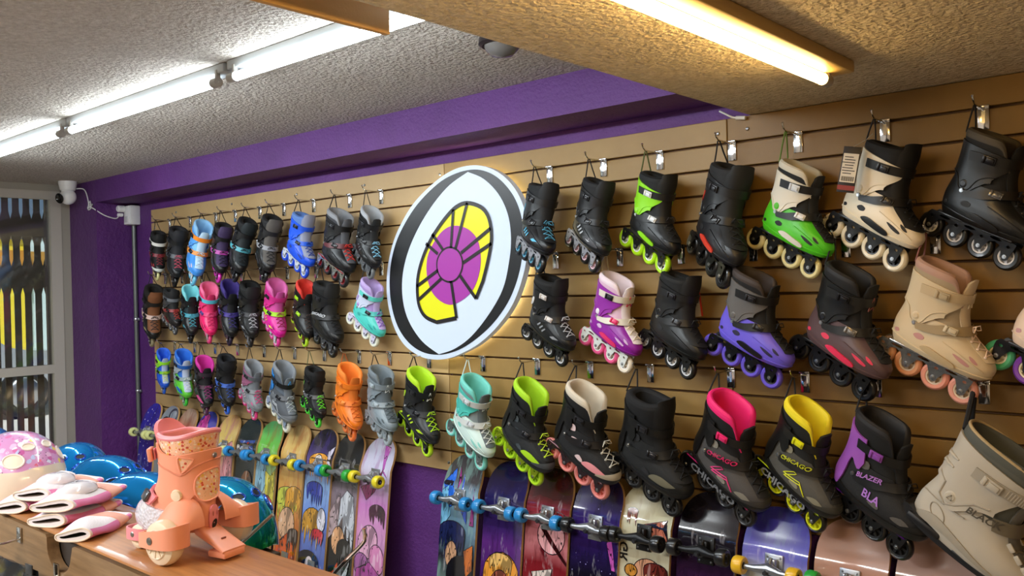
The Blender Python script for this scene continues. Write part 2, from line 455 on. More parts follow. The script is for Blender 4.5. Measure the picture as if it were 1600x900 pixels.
# ------------------------------------------------------------------ fluorescent lights
def tube_light(label, p0, p1, ceil_z, col, power, side=1):
    d = Vector(p1) - Vector(p0); L = d.length; a = atan2(d.y, d.x)
    t = thing('fluorescent_light', label, 'ceiling light', p0, (0, 0, a), 'fluorescent tube lights')
    h = ceil_z - p0[2]
    obj('housing', MB().rbox((L / 2, .028 * side, h - .014), (L + .05, .052, .027), .004), pm('b4babd' if side > 0 else 'c8a868', .45), t)
    m = bpy.data.materials.new('lit tube'); m.use_nodes = True; b = m.node_tree.nodes['Principled BSDF']
    b.inputs['Base Color'].default_value = (.9, .9, .9, 1); b.inputs['Emission Color'].default_value = (*col, 1); b.inputs['Emission Strength'].default_value = power
    obj('tube', MB().lathe([(.001, .025), (.0125, .03), (.0125, L - .03), (.001, L - .025)], 16, 'X'), m, t)
    for x in (.012, L - .012):
        obj('lamp_holder', MB().lathe([(.001, x - .016), (.014, x - .016), (.014, x + .016), (.001, x + .016)], 14, 'X').rbox((x, .006 * side, .022), (.012, .014, .034), .003), pm('a8a49e', .5), t)
    return t
COOL = (.82, .93, 1.); WARM = (1., .66, .24)
tube_light('white fluorescent tube on the left ceiling, farthest one by the window', (-4.62, -1.06, 2.135), (-3.43, -1.06, 2.135), 2.19, COOL, 22)
tube_light('white fluorescent tube on the left ceiling, middle one of the row', (-3.37, -1.06, 2.135), (-2.31, -1.06, 2.135), 2.19, COOL, 22)
tube_light('white fluorescent tube on the left ceiling, nearest one behind the tan board', (-2.24, -1.06, 2.135), (-1.2, -1.06, 2.135), 2.19, COOL, 22)
tube_light('warm yellow fluorescent tube under the lowered right ceiling', (-.755, -1.66, 1.968), (-.755, -.44, 1.968), 2.009, WARM, 34, -1)
def area(name, loc, size, e, col, rot=(0, 0, 0)):
    l = bpy.data.lights.new(name, 'AREA'); l.shape = 'RECTANGLE'; l.size, l.size_y = size; l.energy = e; l.color = col
    o = bpy.data.objects.new(name, l); COL.objects.link(o); o.location = loc; o.rotation_euler = rot; return o
for x_ in (-4.0, -2.85, -1.75): area('tube_fill_light', (x_, -1.04, 2.115), (1.0, .03), 9, (.86, .95, 1.), (radians(28), 0, 0))  # unseen lights added under the tubes, tilted to brighten the wall
area('fill_light_left', (-3.2, -3.0, 2.16), (1.3, .25), 70, (.9, .96, 1.))  # unseen fill light added out of view for the general room light
area('fill_light_centre', (-1.7, -3.3, 2.16), (1.3, .25), 60, (1., .95, .88))  # added fill, no fitting is modelled for it
area('fill_light_right', (.6, -2.9, 1.98), (.25, 1.3), 34, (1., .76, .46))  # warm fill added out of view to lift the right side
sun = bpy.data.lights.new('sun', 'SUN'); sun.energy = 5; sun.angle = .02; so = bpy.data.objects.new('sun', sun); COL.objects.link(so)
so.rotation_euler = Vector((-.55, .25, -.8)).to_track_quat('-Z', 'Y').to_euler()
w = bpy.data.worlds.new('sky'); SC.world = w; w.use_nodes = True
sky = w.node_tree.nodes.new('ShaderNodeTexSky'); sky.sky_type = 'HOSEK_WILKIE'; sky.sun_direction = (.5, -.25, .8); sky.turbidity = 3
w.node_tree.links.new(sky.outputs[0], w.node_tree.nodes['Background'].inputs[0]); w.node_tree.nodes['Background'].inputs[1].default_value = 1.4

# ------------------------------------------------------------------ round illuminated sign
S_OUT = [(-2.244, 1.973), (-2.158, 1.951), (-2.088, 1.91), (-2.031, 1.848), (-1.997, 1.772), (-1.989, 1.676), (-2.008, 1.574), (-2.061, 1.461), (-2.141, 1.373), (-2.241, 1.303), (-2.345, 1.259), (-2.412, 1.24), (-2.487, 1.233), (-2.57, 1.243), (-2.663, 1.287), (-2.727, 1.366), (-2.761, 1.476), (-2.757, 1.586), (-2.725, 1.685), (-2.674, 1.767), (-2.584, 1.858), (-2.455, 1.933), (-2.347, 1.969)]
S_BLK = [(-2.244, 1.957), (-2.165, 1.936), (-2.1, 1.894), (-2.046, 1.832), (-2.015, 1.756), (-2.011, 1.669), (-2.031, 1.57), (-2.081, 1.47), (-2.159, 1.386), (-2.253, 1.321), (-2.351, 1.275), (-2.458, 1.253), (-2.562, 1.263), (-2.647, 1.306), (-2.707, 1.376), (-2.739, 1.476), (-2.738, 1.586), (-2.707, 1.684), (-2.652, 1.765), (-2.562, 1.851), (-2.442, 1.922), (-2.341, 1.952)]
S_WL = [(-2.276, 1.951), (-2.375, 1.911), (-2.465, 1.848), (-2.551, 1.764), (-2.619, 1.67), (-2.658, 1.573), (-2.662, 1.475), (-2.63, 1.386), (-2.554, 1.305), (-2.458, 1.255)]
S_WR = [(-2.458, 1.255), (-2.371, 1.279), (-2.278, 1.33), (-2.182, 1.417), (-2.113, 1.506), (-2.08, 1.602), (-2.067, 1.689), (-2.08, 1.778), (-2.125, 1.856), (-2.196, 1.917), (-2.276, 1.951)]
S_ARC = [(-2.375, 1.533), (-2.352, 1.398), (-2.461, 1.381), (-2.522, 1.4), (-2.556, 1.435), (-2.569, 1.484), (-2.566, 1.552), (-2.542, 1.619), (-2.498, 1.689), (-2.448, 1.743), (-2.392, 1.791), (-2.338, 1.824), (-2.28, 1.834), (-2.212, 1.814), (-2.176, 1.78), (-2.161, 1.73), (-2.162, 1.677), (-2.182, 1.606), (-2.209, 1.535), (-2.246, 1.472), (-2.319, 1.551)]
S_PUR = [(-2.354, 1.753), (-2.283, 1.736), (-2.234, 1.694), (-2.218, 1.634), (-2.226, 1.571), (-2.26, 1.508), (-2.318, 1.468), (-2.384, 1.449), (-2.444, 1.466), (-2.491, 1.507), (-2.513, 1.57), (-2.507, 1.636), (-2.47, 1.692), (-2.414, 1.738)]
S_HUB = [(-2.379, 1.667), (-2.338, 1.653), (-2.317, 1.62), (-2.321, 1.583), (-2.348, 1.551), (-2.388, 1.541), (-2.427, 1.556), (-2.447, 1.587), (-2.445, 1.625), (-2.417, 1.656)]
S_SPK = [((-2.355, 1.815), (-2.373, 1.668)), ((-2.28, 1.835), (-2.348, 1.665)), ((-2.476, 1.728), (-2.417, 1.663)), ((-2.513, 1.692), (-2.446, 1.648)), ((-2.163, 1.731), (-2.319, 1.646)), ((-2.161, 1.675), (-2.31, 1.608)), ((-2.573, 1.523), (-2.445, 1.585)), ((-2.563, 1.47), (-2.43, 1.551))]
sg = thing('round_sign', 'round backlit shop sign with a yellow and purple wheel emblem on white, black rim', 'sign', (-2.375, 0, 1.60))
def sp(x, z, y): return (x + 2.375, y, z - 1.60)
def flat(name, outer, y, mat, holes=(), th=.0008, parent=sg):
    return obj(name, MB().prism(outer, holes, lambda x, z: sp(x, z, y), lambda x, z: sp(x, z, y + th)), mat, parent)
out = catmull(S_OUT, 5)
SIGN_W = pm('c9d6ea', .35, emit=.12)  # added face glow; the lit part is the strip behind
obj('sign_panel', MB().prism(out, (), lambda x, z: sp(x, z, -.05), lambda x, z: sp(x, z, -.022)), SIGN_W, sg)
flat('black_rim', catmull(S_BLK, 5), -.0512, pm('17181b', .35))
wl = catmull(S_WL, 5, False)[:-1] + catmull(S_WR, 5, False)[:-1]
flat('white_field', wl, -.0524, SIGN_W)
arc = catmull(S_ARC[2:19], 4, False); arc = [S_ARC[0], S_ARC[1]] + arc + [S_ARC[19], S_ARC[20]]
flat('yellow_arc', arc, -.0536, pm('e0de16', .4, emit=.05))  # faint glow added to this and the purple print colours as well
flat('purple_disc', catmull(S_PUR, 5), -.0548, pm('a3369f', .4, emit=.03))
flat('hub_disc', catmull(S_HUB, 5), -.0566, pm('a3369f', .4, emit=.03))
ln = MB(); yl = -.0562
def stroke(a, b, w_):
    d = (Vector(b) - Vector(a)).normalized(); nn = Vector((-d.y, d.x)) * w_ / 2
    P = [Vector(a) + nn, Vector(b) + nn, Vector(b) - nn, Vector(a) - nn]
    i = ln.addv([sp(p.x, p.y, yl) for p in P]); ln.face((i, i + 1, i + 2, i + 3))
def band_line(P, w_, closed=True):
    m = len(P); i0 = len(ln.v)
    for k in range(m):
        a = Vector(P[k - 1]) if (closed or k) else Vector(P[k]); b = Vector(P[(k + 1) % m]) if (closed or k < m - 1) else Vector(P[k])
        d = (b - a).normalized(); nn = Vector((-d.y, d.x)) * w_ / 2; p = Vector(P[k])
        ln.addv([sp(*(p + nn), yl), sp(*(p - nn), yl)])
    for k in range(m if closed else m - 1):
        j = (k + 1) % m; ln.face((i0 + 2 * k, i0 + 2 * j, i0 + 2 * j + 1, i0 + 2 * k + 1))
for a, b in S_SPK: stroke(a, b, .0135)
band_line(catmull(S_HUB, 5), .0155)
band_line(arc[1:-1], .0155, False)
stroke(S_ARC[1], S_ARC[0], .0145); stroke(S_ARC[19], S_ARC[20], .0145); stroke(S_ARC[0], (-2.384, 1.55), .0145); stroke(S_ARC[20], (-2.327, 1.56), .0145)
obj('black_lines', ln.mesh('lines', 0), pm('1b1518', .4), sg)
led = MB(); inner = [((x + 2.375) * .93 - 2.375, (z - 1.6) * .93 + 1.6) for x, z in out]
for k in range(len(inner)):
    a, b = inner[k], inner[(k + 1) % len(inner)]
    i = led.addv([sp(*a, -.018), sp(*b, -.018), sp(*b, -.006), sp(*a, -.006)]); led.face((i, i + 1, i + 2, i + 3))
m = bpy.data.materials.new('led strip'); m.use_nodes = True; b = m.node_tree.nodes['Principled BSDF']
b.inputs['Emission Color'].default_value = (1, .93, .6, 1); b.inputs['Emission Strength'].default_value = 14
obj('led_strip', led.mesh('led', 0), m, sg)
# ------------------------------------------------------------------ inline skates: a boot surface and parts that follow it
def pchip(X, Y):
    n = len(X); h = [X[i + 1] - X[i] for i in range(n - 1)]; d = [(Y[i + 1] - Y[i]) / h[i] for i in range(n - 1)]
    m = [d[0]] + [0 if d[i - 1] * d[i] <= 0 else 2 * d[i - 1] * d[i] / (d[i - 1] + d[i]) for i in range(1, n - 1)] + [d[-1]]
    def f(x):
        x = max(X[0], min(X[-1], x)); i = 0
        while i < n - 2 and x > X[i + 1]: i += 1
        t = (x - X[i]) / h[i]
        return (2 * t ** 3 - 3 * t * t + 1) * Y[i] + (t ** 3 - 2 * t * t + t) * h[i] * m[i] + (-2 * t ** 3 + 3 * t * t) * Y[i + 1] + (t ** 3 - t * t) * h[i] * m[i + 1]
    return f
ZS = [.086, .092, .100, .112, .125, .138, .150, .160, .172, .188, .208, .235, .265, .300, .335, .375]
FR = [.160, .170, .177, .183, .184, .178, .165, .146, .120, .093, .074, .058, .048, .042, .038, .026]
BK = [-.108, -.113, -.117, -.121, -.124, -.1255, -.126, -.125, -.123, -.120, -.117, -.1155, -.117, -.121, -.127, -.132]
WD = [.041, .046, .0505, .0545, .0565, .0565, .0555, .0545, .0530, .0515, .0505, .0505, .0535, .0580, .0615, .0630]
class Boot:
    k0, k1 = .24, .15
    def __init__(s, fr=0., wd=1., cuff=0., tables=None, k=None):
        if tables:
            Z_, F_, B_, W_ = tables; s.fr, s.bk, s.wd = pchip(Z_, F_), pchip(Z_, B_), pchip(Z_, W_); s.k0, s.k1 = k; s.za, s.zb = Z_[0], Z_[-1]; return
        s.za, s.zb = ZS[0], ZS[-1]
        s.fr, s.bk, s.wd = pchip(ZS, [f + fr * smoothstep(.17, .21, z) + cuff * smoothstep(.2, .34, z) for f, z in zip(FR, ZS)]), pchip(ZS, BK), pchip(ZS, [w * wd for w in WD])
    def raw(s, th, z):
        f, b, w = s.fr(z), s.bk(z), s.wd(z)
        k = smoothstep(s.k0, s.k1, z)                       # 1 in the foot, 0 in the leg
        xc = b + (f - b) * (.5 + .06 * k); c, sn = cos(th), sin(th)
        n = 2.35
        cx = math.copysign(abs(c) ** (2 / n), c); sy = math.copysign(abs(sn) ** (2 / n), sn)
        x = xc + (f - xc if cx > 0 else xc - b) * cx
        taper = 1 - .20 * k * max(0., -cx) - .10 * k * max(0., cx) ** 2
        return Vector((x, w * sy * taper, z))
    def P(s, th, z, off=0.):
        p = s.raw(th, z)
        if not off: return p
        e = .02
        a = s.raw(th + e, z) - s.raw(th - e, z); zz = max(s.za + .002, min(s.zb - .002, z)); b = s.raw(th, zz + .002) - s.raw(th, zz - .002)
        n = a.cross(b)
        if n.length < 1e-9: return p
        n.normalize()
        if n.y * p.y + n.x * (p.x - s.raw(pi / 2, z).x) < 0: n = -n
        return p + n * off
    def side(s, x, z, off, sg=-1):
        lo, hi = .02, pi - .02
        for _ in range(26):
            m = (lo + hi) / 2
            if s.raw(m, z).x > x: lo = m
            else: hi = m
        return s.P(sg * (lo + hi) / 2, z, off)
    def ysolve(s, y, z):
        lo, hi = 0., pi / 2
        for _ in range(24):
            m = (lo + hi) / 2
            if s.raw(m, z).y < y: lo = m
            else: hi = m
        return (lo + hi) / 2
BOOT = Boot(); BOOT_BIG = Boot(.012, 1.06, .035)
def ang(u): return 2 * pi * u
def wrapd(th):
    d = math.degrees(th) % 360
    return d if d <= 180 else 360 - d

def g_shell(B, front=.150, mid=.205, back=.222, z0=.088):
    mb = MB()
    def zt(th):
        a = wrapd(th); return front + (mid - front) * smoothstep(12, 36, a) + (back - mid) * smoothstep(80, 150, a)
    def fo(u, v): th = ang(u); return B.P(th, z0 + (zt(th) - z0) * v)
    def fi(u, v): th = ang(u); return B.P(th, z0 + (zt(th) - z0) * v, -.003)
    mb.slab(fo, fi, 60, 26, True)
    c = mb.addv([(.03, 0, z0)]); ring = mb.addv([B.P(ang(i / 60), z0) for i in range(60)])
    for i in range(60): mb.face((c, ring + (i + 1) % 60, ring + i))
    return mb
def g_liner(B, notch=.075, top=0., rim=.008, wide=34, pw=2, tilt=0.):
    mb = MB()
    path = [(.140, -.0042), (.20, -.004), (.26, -.0035), (.30, -.001), (.322, .0015), (.336, .0030), (.346, .0008), (.351, -rim * .5), (.350, -rim * 1.0), (.342, -rim * 1.45), (.28, -rim * 1.6), (.21, -rim * 1.75)]
    def fn(u, v):
        th = ang(u); t = v * (len(path) - 1); i = min(int(t), len(path) - 2); k = t - i
        z = path[i][0] * (1 - k) + path[i + 1][0] * k; o = path[i][1] * (1 - k) + path[i + 1][1] * k
        a = wrapd(th); up_ = smoothstep(.22, .34, z)
        zz = z + up_ * (top + tilt * (1 - cos(th)) / 2 - notch * exp(-(a / wide) ** pw))
        return B.P(th, max(.1, zz), o)
    b, U = mb.grid(fn, 48, 33, True)
    for i in range(len(mb.f)):
        mb.mi[i] = 1 if i // 48 >= 13 else 0
    e = b + 33 * U; c = mb.addv([(-.05, 0, .205)])
    for i in range(U): mb.face((c, e + i, e + (i + 1) % U), 1)
    return mb
def g_tongue(B, top=.362, half=30, lean=.004):
    mb = MB()
    def f(off):
        def g(u, v):
            a = radians(half) * (2 * u - 1) * (1 - .25 * smoothstep(.8, 1., v) * abs(2 * u - 1)); z = .146 + (top - .146) * v
            z -= .012 * smoothstep(.75, 1, v) * (2 * u - 1) ** 2
            o = off + .005 * (1 - (2 * u - 1) ** 2)
            p = B.P(a, z, o); p.x += lean * smoothstep(.27, .37, z) ** 1.0; return p
        return g
    return mb.slab(f(.001), f(-.006), 12, 22)
def g_cuff(B, e0=66, e1=20, zb0=.222, dip=.046, zt0=.300, zrise=.018, off=.0055, th_=.004, pivot=110):
    mb = MB()
    def f(o):
        def g(u, v):
            e = radians(e0 + (e1 - e0) * smoothstep(0, .75, v)); th = e + (2 * pi - 2 * e) * u; a = wrapd(th)
            zb = zb0 - dip * exp(-((a - pivot) / 24) ** 2); zt = zt0 + zrise * (1 - cos(th)) / 2
            return B.P(th, zb + (zt - zb) * v, o)
        return g
    return mb.slab(f(off), f(off - th_), 44, 10)
def g_strap(B, zc, w, a0, a1, off, th_=.003, nu=40):
    mb = MB()
    def f(o):
        def g(u, v):
            d = a0 + (a1 - a0) * u; th = radians(d); return B.P(th, zc(d) + w(d) * (v - .5), o)
        return g
    return mb.slab(f(off), f(off - th_), nu, 2)
def frame_at(B, deg, z, off):
    th = radians(deg); p = B.P(th, z, off); t = (B.P(th + .03, z, off) - B.P(th - .03, z, off)).normalized(); n = (B.P(th, z, off + .01) - p).normalized()
    up_ = n.cross(t).normalized()
    if up_.z < 0: up_ = -up_
    t = up_.cross(n).normalized()
    m_ = Matrix((t, n, up_)).transposed().to_4x4(); m_.translation = p; return m_
def g_buckle(B, deg, z, off, w=.034, h=.02, tilt=0.):
    M_ = frame_at(B, deg, z, off) @ Matrix.Rotation(tilt, 4, 'Y'); mb = MB()
    mb.rbox((0, 0, 0), (w, .006, h), .0025, 2, M_)
    mb.rbox((w * .12, .0045, 0), (w * .55, .006, h * .62), .0025, 2, M_)
    mb.rbox((-w * .34, .004, 0), (w * .16, .006, h * .9), .002, 2, M_)
    return mb
def g_disc(B, x, z, r, off, h=.003, both=False):
    mb = MB()
    for sg_ in ((-1, 1) if both else (-1,)):
        p = B.side(x, z, off, sg_)
        mb.lathe([(.0002, sg_ * h), (r * .55, sg_ * h), (r * .62, sg_ * h * .6), (r * .8, sg_ * h * .6), (r, 0), (r, -sg_ * .006)], 18, 'Y', tuple(p))
    return mb
def g_patches(B, polys, off, th_=.0015, step=.009, both=False, smoothn=3):
    mb = MB()
    for sg_ in ((-1, 1) if both else (-1,)):
        for P in polys:
            Q = catmull(P, smoothn) if smoothn else P
            mb.prism(Q, (), lambda x, z: B.side(x, z, off, sg_), lambda x, z: B.side(x, z, off - th_, sg_), step)
    return mb
def g_lace(B, z0=.156, z1=.206, n=5, half=.019, bow=True, r=.0019):
    mb = MB(); L = []; R = []
    for i in range(n):
        z = z0 + (z1 - z0) * i / (n - 1); a = B.ysolve(half, z)
        L.append(B.P(a, z, .0055)); R.append(B.P(-a, z, .0055))
    top = lambda a, b: (a + b) / 2 + Vector((.004, 0, .006))
    for i in range(n - 1):
        for a, b in ((L[i], R[i + 1]), (R[i], L[i + 1])):
            mb.tube([a, top(a, b) + Vector((0, 0, .001 if a is L[i] else 0)), b], r, 6)
    mb.tube([L[0], top(L[0], R[0]), R[0]], r, 6)
    for p in L + R: mb.lathe([(.0005, .002), (.004, .002), (.0045, -.002)], 8, 'Z', tuple(p - Vector((0, 0, .002))))
    if bow:
        c = (L[-1] + R[-1]) / 2 + Vector((.008, 0, .008))
        for s in (-1, 1):
            mb.tube([c, c + Vector((.012, s * .014, .008)), c + Vector((.016, s * .024, -.006)), c + Vector((.010, s * .014, -.008)), c], r * .9, 6)
            mb.tube([c, c + Vector((.01, s * .010, -.018)), c + Vector((.016, s * .016, -.034))], r * .9, 6)
    return mb
AXX = (-.1275, -.0425, .0425, .1275); AXZ = .036
def lobes(r=.0125, mid=.062, top=.084):
    P = [(-.134, top), (.122, top), (.148, top - .004), (.147, top - .012)]
    for i, x in enumerate(reversed(AXX)):
        for k in range(7):
            a = radians(10 - k * (200 / 6)); P.append((x + r * cos(a), AXZ + r * sin(a)))
        if i < 3: P += [(x - .026, mid), (x - .0425, mid + .005), (x - .059, mid)]
    P += [(-.144, .060), (-.142, .074)]
    return P
def g_frame(thin=False):
    mb = MB(); r = .0105 if thin else .0125
    def ell(cx, cz, a, b, t=0, n=14): return [(cx + a * cos(2 * pi * k / n) * cos(t) - b * sin(2 * pi * k / n) * sin(t), cz + a * cos(2 * pi * k / n) * sin(t) + b * sin(2 * pi * k / n) * cos(t)) for k in range(n)]
    holes = [ell(x, .0755, .019, .0042) for x in (-.085, 0, .085)] + [ell(x, .066, .006, .0048) for x in AXX]
    for s in (-1, 1):
        mb.prism(lobes(r), holes, lambda x, z: (x, s * (.0185 + .004 * smoothstep(.05, .084, z)), z), lambda x, z: (x, s * (.0152 + .004 * smoothstep(.05, .084, z)), z))
    mb.rbox((-.07, 0, .0835), (.085, .046, .008), .002); mb.rbox((.085, 0, .0835), (.095, .05, .008), .002)
    mb.box((.005, 0, .0815), (.25, .038, .003))
    for x in (-.085, .08): mb.lathe([(.0005, .0295), (.006, .0295), (.007, .027), (.007, .015)], 12, 'Y', (x, -.006, .078))
    return mb
def g_tire(core): return MB().lathe([(core, -.0085), (core + .002, -.011), (.0345, -.0118), (.0392, -.0088), (.0415, -.0042), (.0423, 0), (.0415, .0042), (.0392, .0088), (.0345, .0118), (core + .002, .011), (core, .0085), (core - .002, .0), (core, -.0085)], 32, 'Y')
def g_hub(core, n=5):
    mb = MB()
    mb.lathe([(core - .004, -.0085), (core + .0005, -.0095), (core + .0005, .0095), (core - .004, .0085), (core - .004, -.0085)], 28, 'Y')
    mb.lathe([(.0045, -.0115), (.0105, -.0115), (.0115, -.008), (.0115, .008), (.0105, .0115), (.0045, .0115)], 18, 'Y')
    for k in range(n):
        R_ = Matrix.Rotation(2 * pi * k / n, 4, 'Y')
        mb.box(((core + .009) / 2 - .002, 0, 0), (core - .009, .013, .0072), R_)
    mb.lathe([(.0115, 0), (core - .003, 0)], 20, 'Y', (0, .004, 0))
    return mb
def g_bolt(): return MB().lathe([(.0003, -.0225), (.0032, -.0225), (.0036, -.0205), (.006, -.0205), (.0068, -.019), (.0068, .019), (.006, .0205), (.0003, .0205)], 14, 'Y')

# fitness boot extras
def g_upper(B):
    return g_shell(B, .152, .218, .262, .10)
def g_sole(B):
    mb = MB()
    def f(o, dz):
        def g(u, v):
            th = ang(u); z1 = .108 + .012 * exp(-(wrapd(th) / 50) ** 2) + .02 * smoothstep(110, 170, wrapd(th)); return B.P(th, .086 + (z1 - .086) * v, o)
        return g
    mb.slab(f(.005, 0), f(-.001, 0), 60, 6, True); ring = mb.addv([B.P(ang(i / 60), .086, .003) for i in range(60)]); c = mb.addv([(.03, 0, .0855)])
    for i in range(60): mb.face((c, ring + (i + 1) % 60, ring + i))
    return mb
def g_toecap(B, hi=.142, half=62):
    mb = MB()
    def f(o):
        def g(u, v):
            a = radians(half) * (2 * u - 1); z1 = hi - (hi - .116) * abs(2 * u - 1) ** 2; return B.P(a, .108 + (z1 - .108) * v, o)
        return g
    return mb.slab(f(.0035), f(.0005), 24, 8)
def g_spine(B):
    mb = MB()
    def f(o):
        def g(u, v):
            th = radians(92 + 176 * u); a = wrapd(th)
            zb = .235 - .13 * smoothstep(112, 150, a) - .04 * exp(-((a - 104) / 11) ** 2); zt = .296 + .02 * smoothstep(95, 170, a); return B.P(th, zb + (zt - zb) * v, o)
        return g
    return mb.slab(f(.0065), f(.0015), 40, 12)

MESHES = {}
def cached(key, fn):
    if key not in MESHES: MESHES[key] = fn().mesh(key)
    return MESHES[key]
ZA = lambda d: .186 + .016 * cos(radians(d)) - .010 * smoothstep(60, 110, abs(d))       # ankle strap centre line
WA = lambda d: .023 - .006 * smoothstep(60, 110, abs(d))
ZT = lambda d: .283 + .006 * cos(radians(d))
WT = lambda d: .027
ZSFT = lambda d: .272 - .006 * cos(radians(d))
VENTS = [[(-.045, .140), (-.030, .150), (-.012, .146), (-.014, .136), (-.032, .132)], [(.078, .140), (.10, .137), (.128, .126), (.124, .120), (.098, .127)], [(-.108, .128), (-.096, .132), (-.092, .124), (-.104, .119)], [(.118, .150), (.132, .146), (.146, .136), (.140, .134), (.126, .140)]]
SLIDER = [[(-.012, .118), (.01, .126), (.05, .121), (.088, .113), (.096, .103), (.08, .099), (.03, .105), (.0, .110)]]
SWOOSH = [[(-.012, .165), (.000, .166), (.012, .132), (.046, .160), (.072, .128), (.094, .122), (.090, .117), (.066, .121), (.045, .148), (.010, .120), (.003, .122)]]
MESHP = [[(.094, .126), (.122, .138), (.148, .126), (.142, .118), (.118, .119)], [(.018, .126), (.036, .142), (.056, .131), (.050, .122)], [(-.02, .185), (.008, .19), (.022, .178), (.0, .168), (-.016, .17)], [(-.05, .225), (-.02, .232), (-.014, .212), (-.045, .205)]]
PANEL = [[(.055, .122), (.075, .140), (.108, .143), (.150, .131), (.158, .122), (.120, .117), (.085, .117)]]
STRIPES = [[(-.02, .14), (.0, .16), (.006, .157), (-.012, .137)], [(.0, .134), (.02, .154), (.026, .151), (.008, .131)], [(.02, .128), (.04, .148), (.046, .145), (.028, .125)], [(.08, .128), (.10, .138), (.13, .132), (.10, .124)]]
KICKS = [[(-.105, .20), (-.09, .24), (-.07, .25), (-.078, .215)], [(-.06, .15), (-.04, .165), (-.01, .15), (-.03, .138)]]

def g_swoosh():
    mb = MB()
    for dx, dz in ((0, 0), (.006, -.007)):
        P = [(-.034 + dx, .184 + dz), (.028 + dx, .172 + dz), (-.014 + dx, .136 + dz), (.054 + dx, .150 + dz), (.086 + dx, .120 + dz)]
        pts = []
        for a, b in zip(P, P[1:]):
            for k in range(6): pts.append(BOOT.side(a[0] + (b[0] - a[0]) * k / 6, a[1] + (b[1] - a[1]) * k / 6, .0022))
        mb.tube(pts, .0016, 6)
    return mb
def skate_matrix(x, y, z, s, p, psi, phi):
    return Matrix.Translation((x, y, z)) @ Matrix.Rotation(radians(-phi), 4, 'X') @ Matrix.Rotation(radians(-psi), 4, 'Z') @ Matrix.Rotation(radians(p), 4, 'Y') @ Matrix.Scale(s, 4)

def patches(name, key, polys, off, mat, parent, th_=.0015, smoothn=3):
    for i, P in enumerate(polys): obj(name, cached('%s%d' % (key, i), lambda: g_patches(BOOT, [P], off, th_, smoothn=smoothn)), mat, parent)

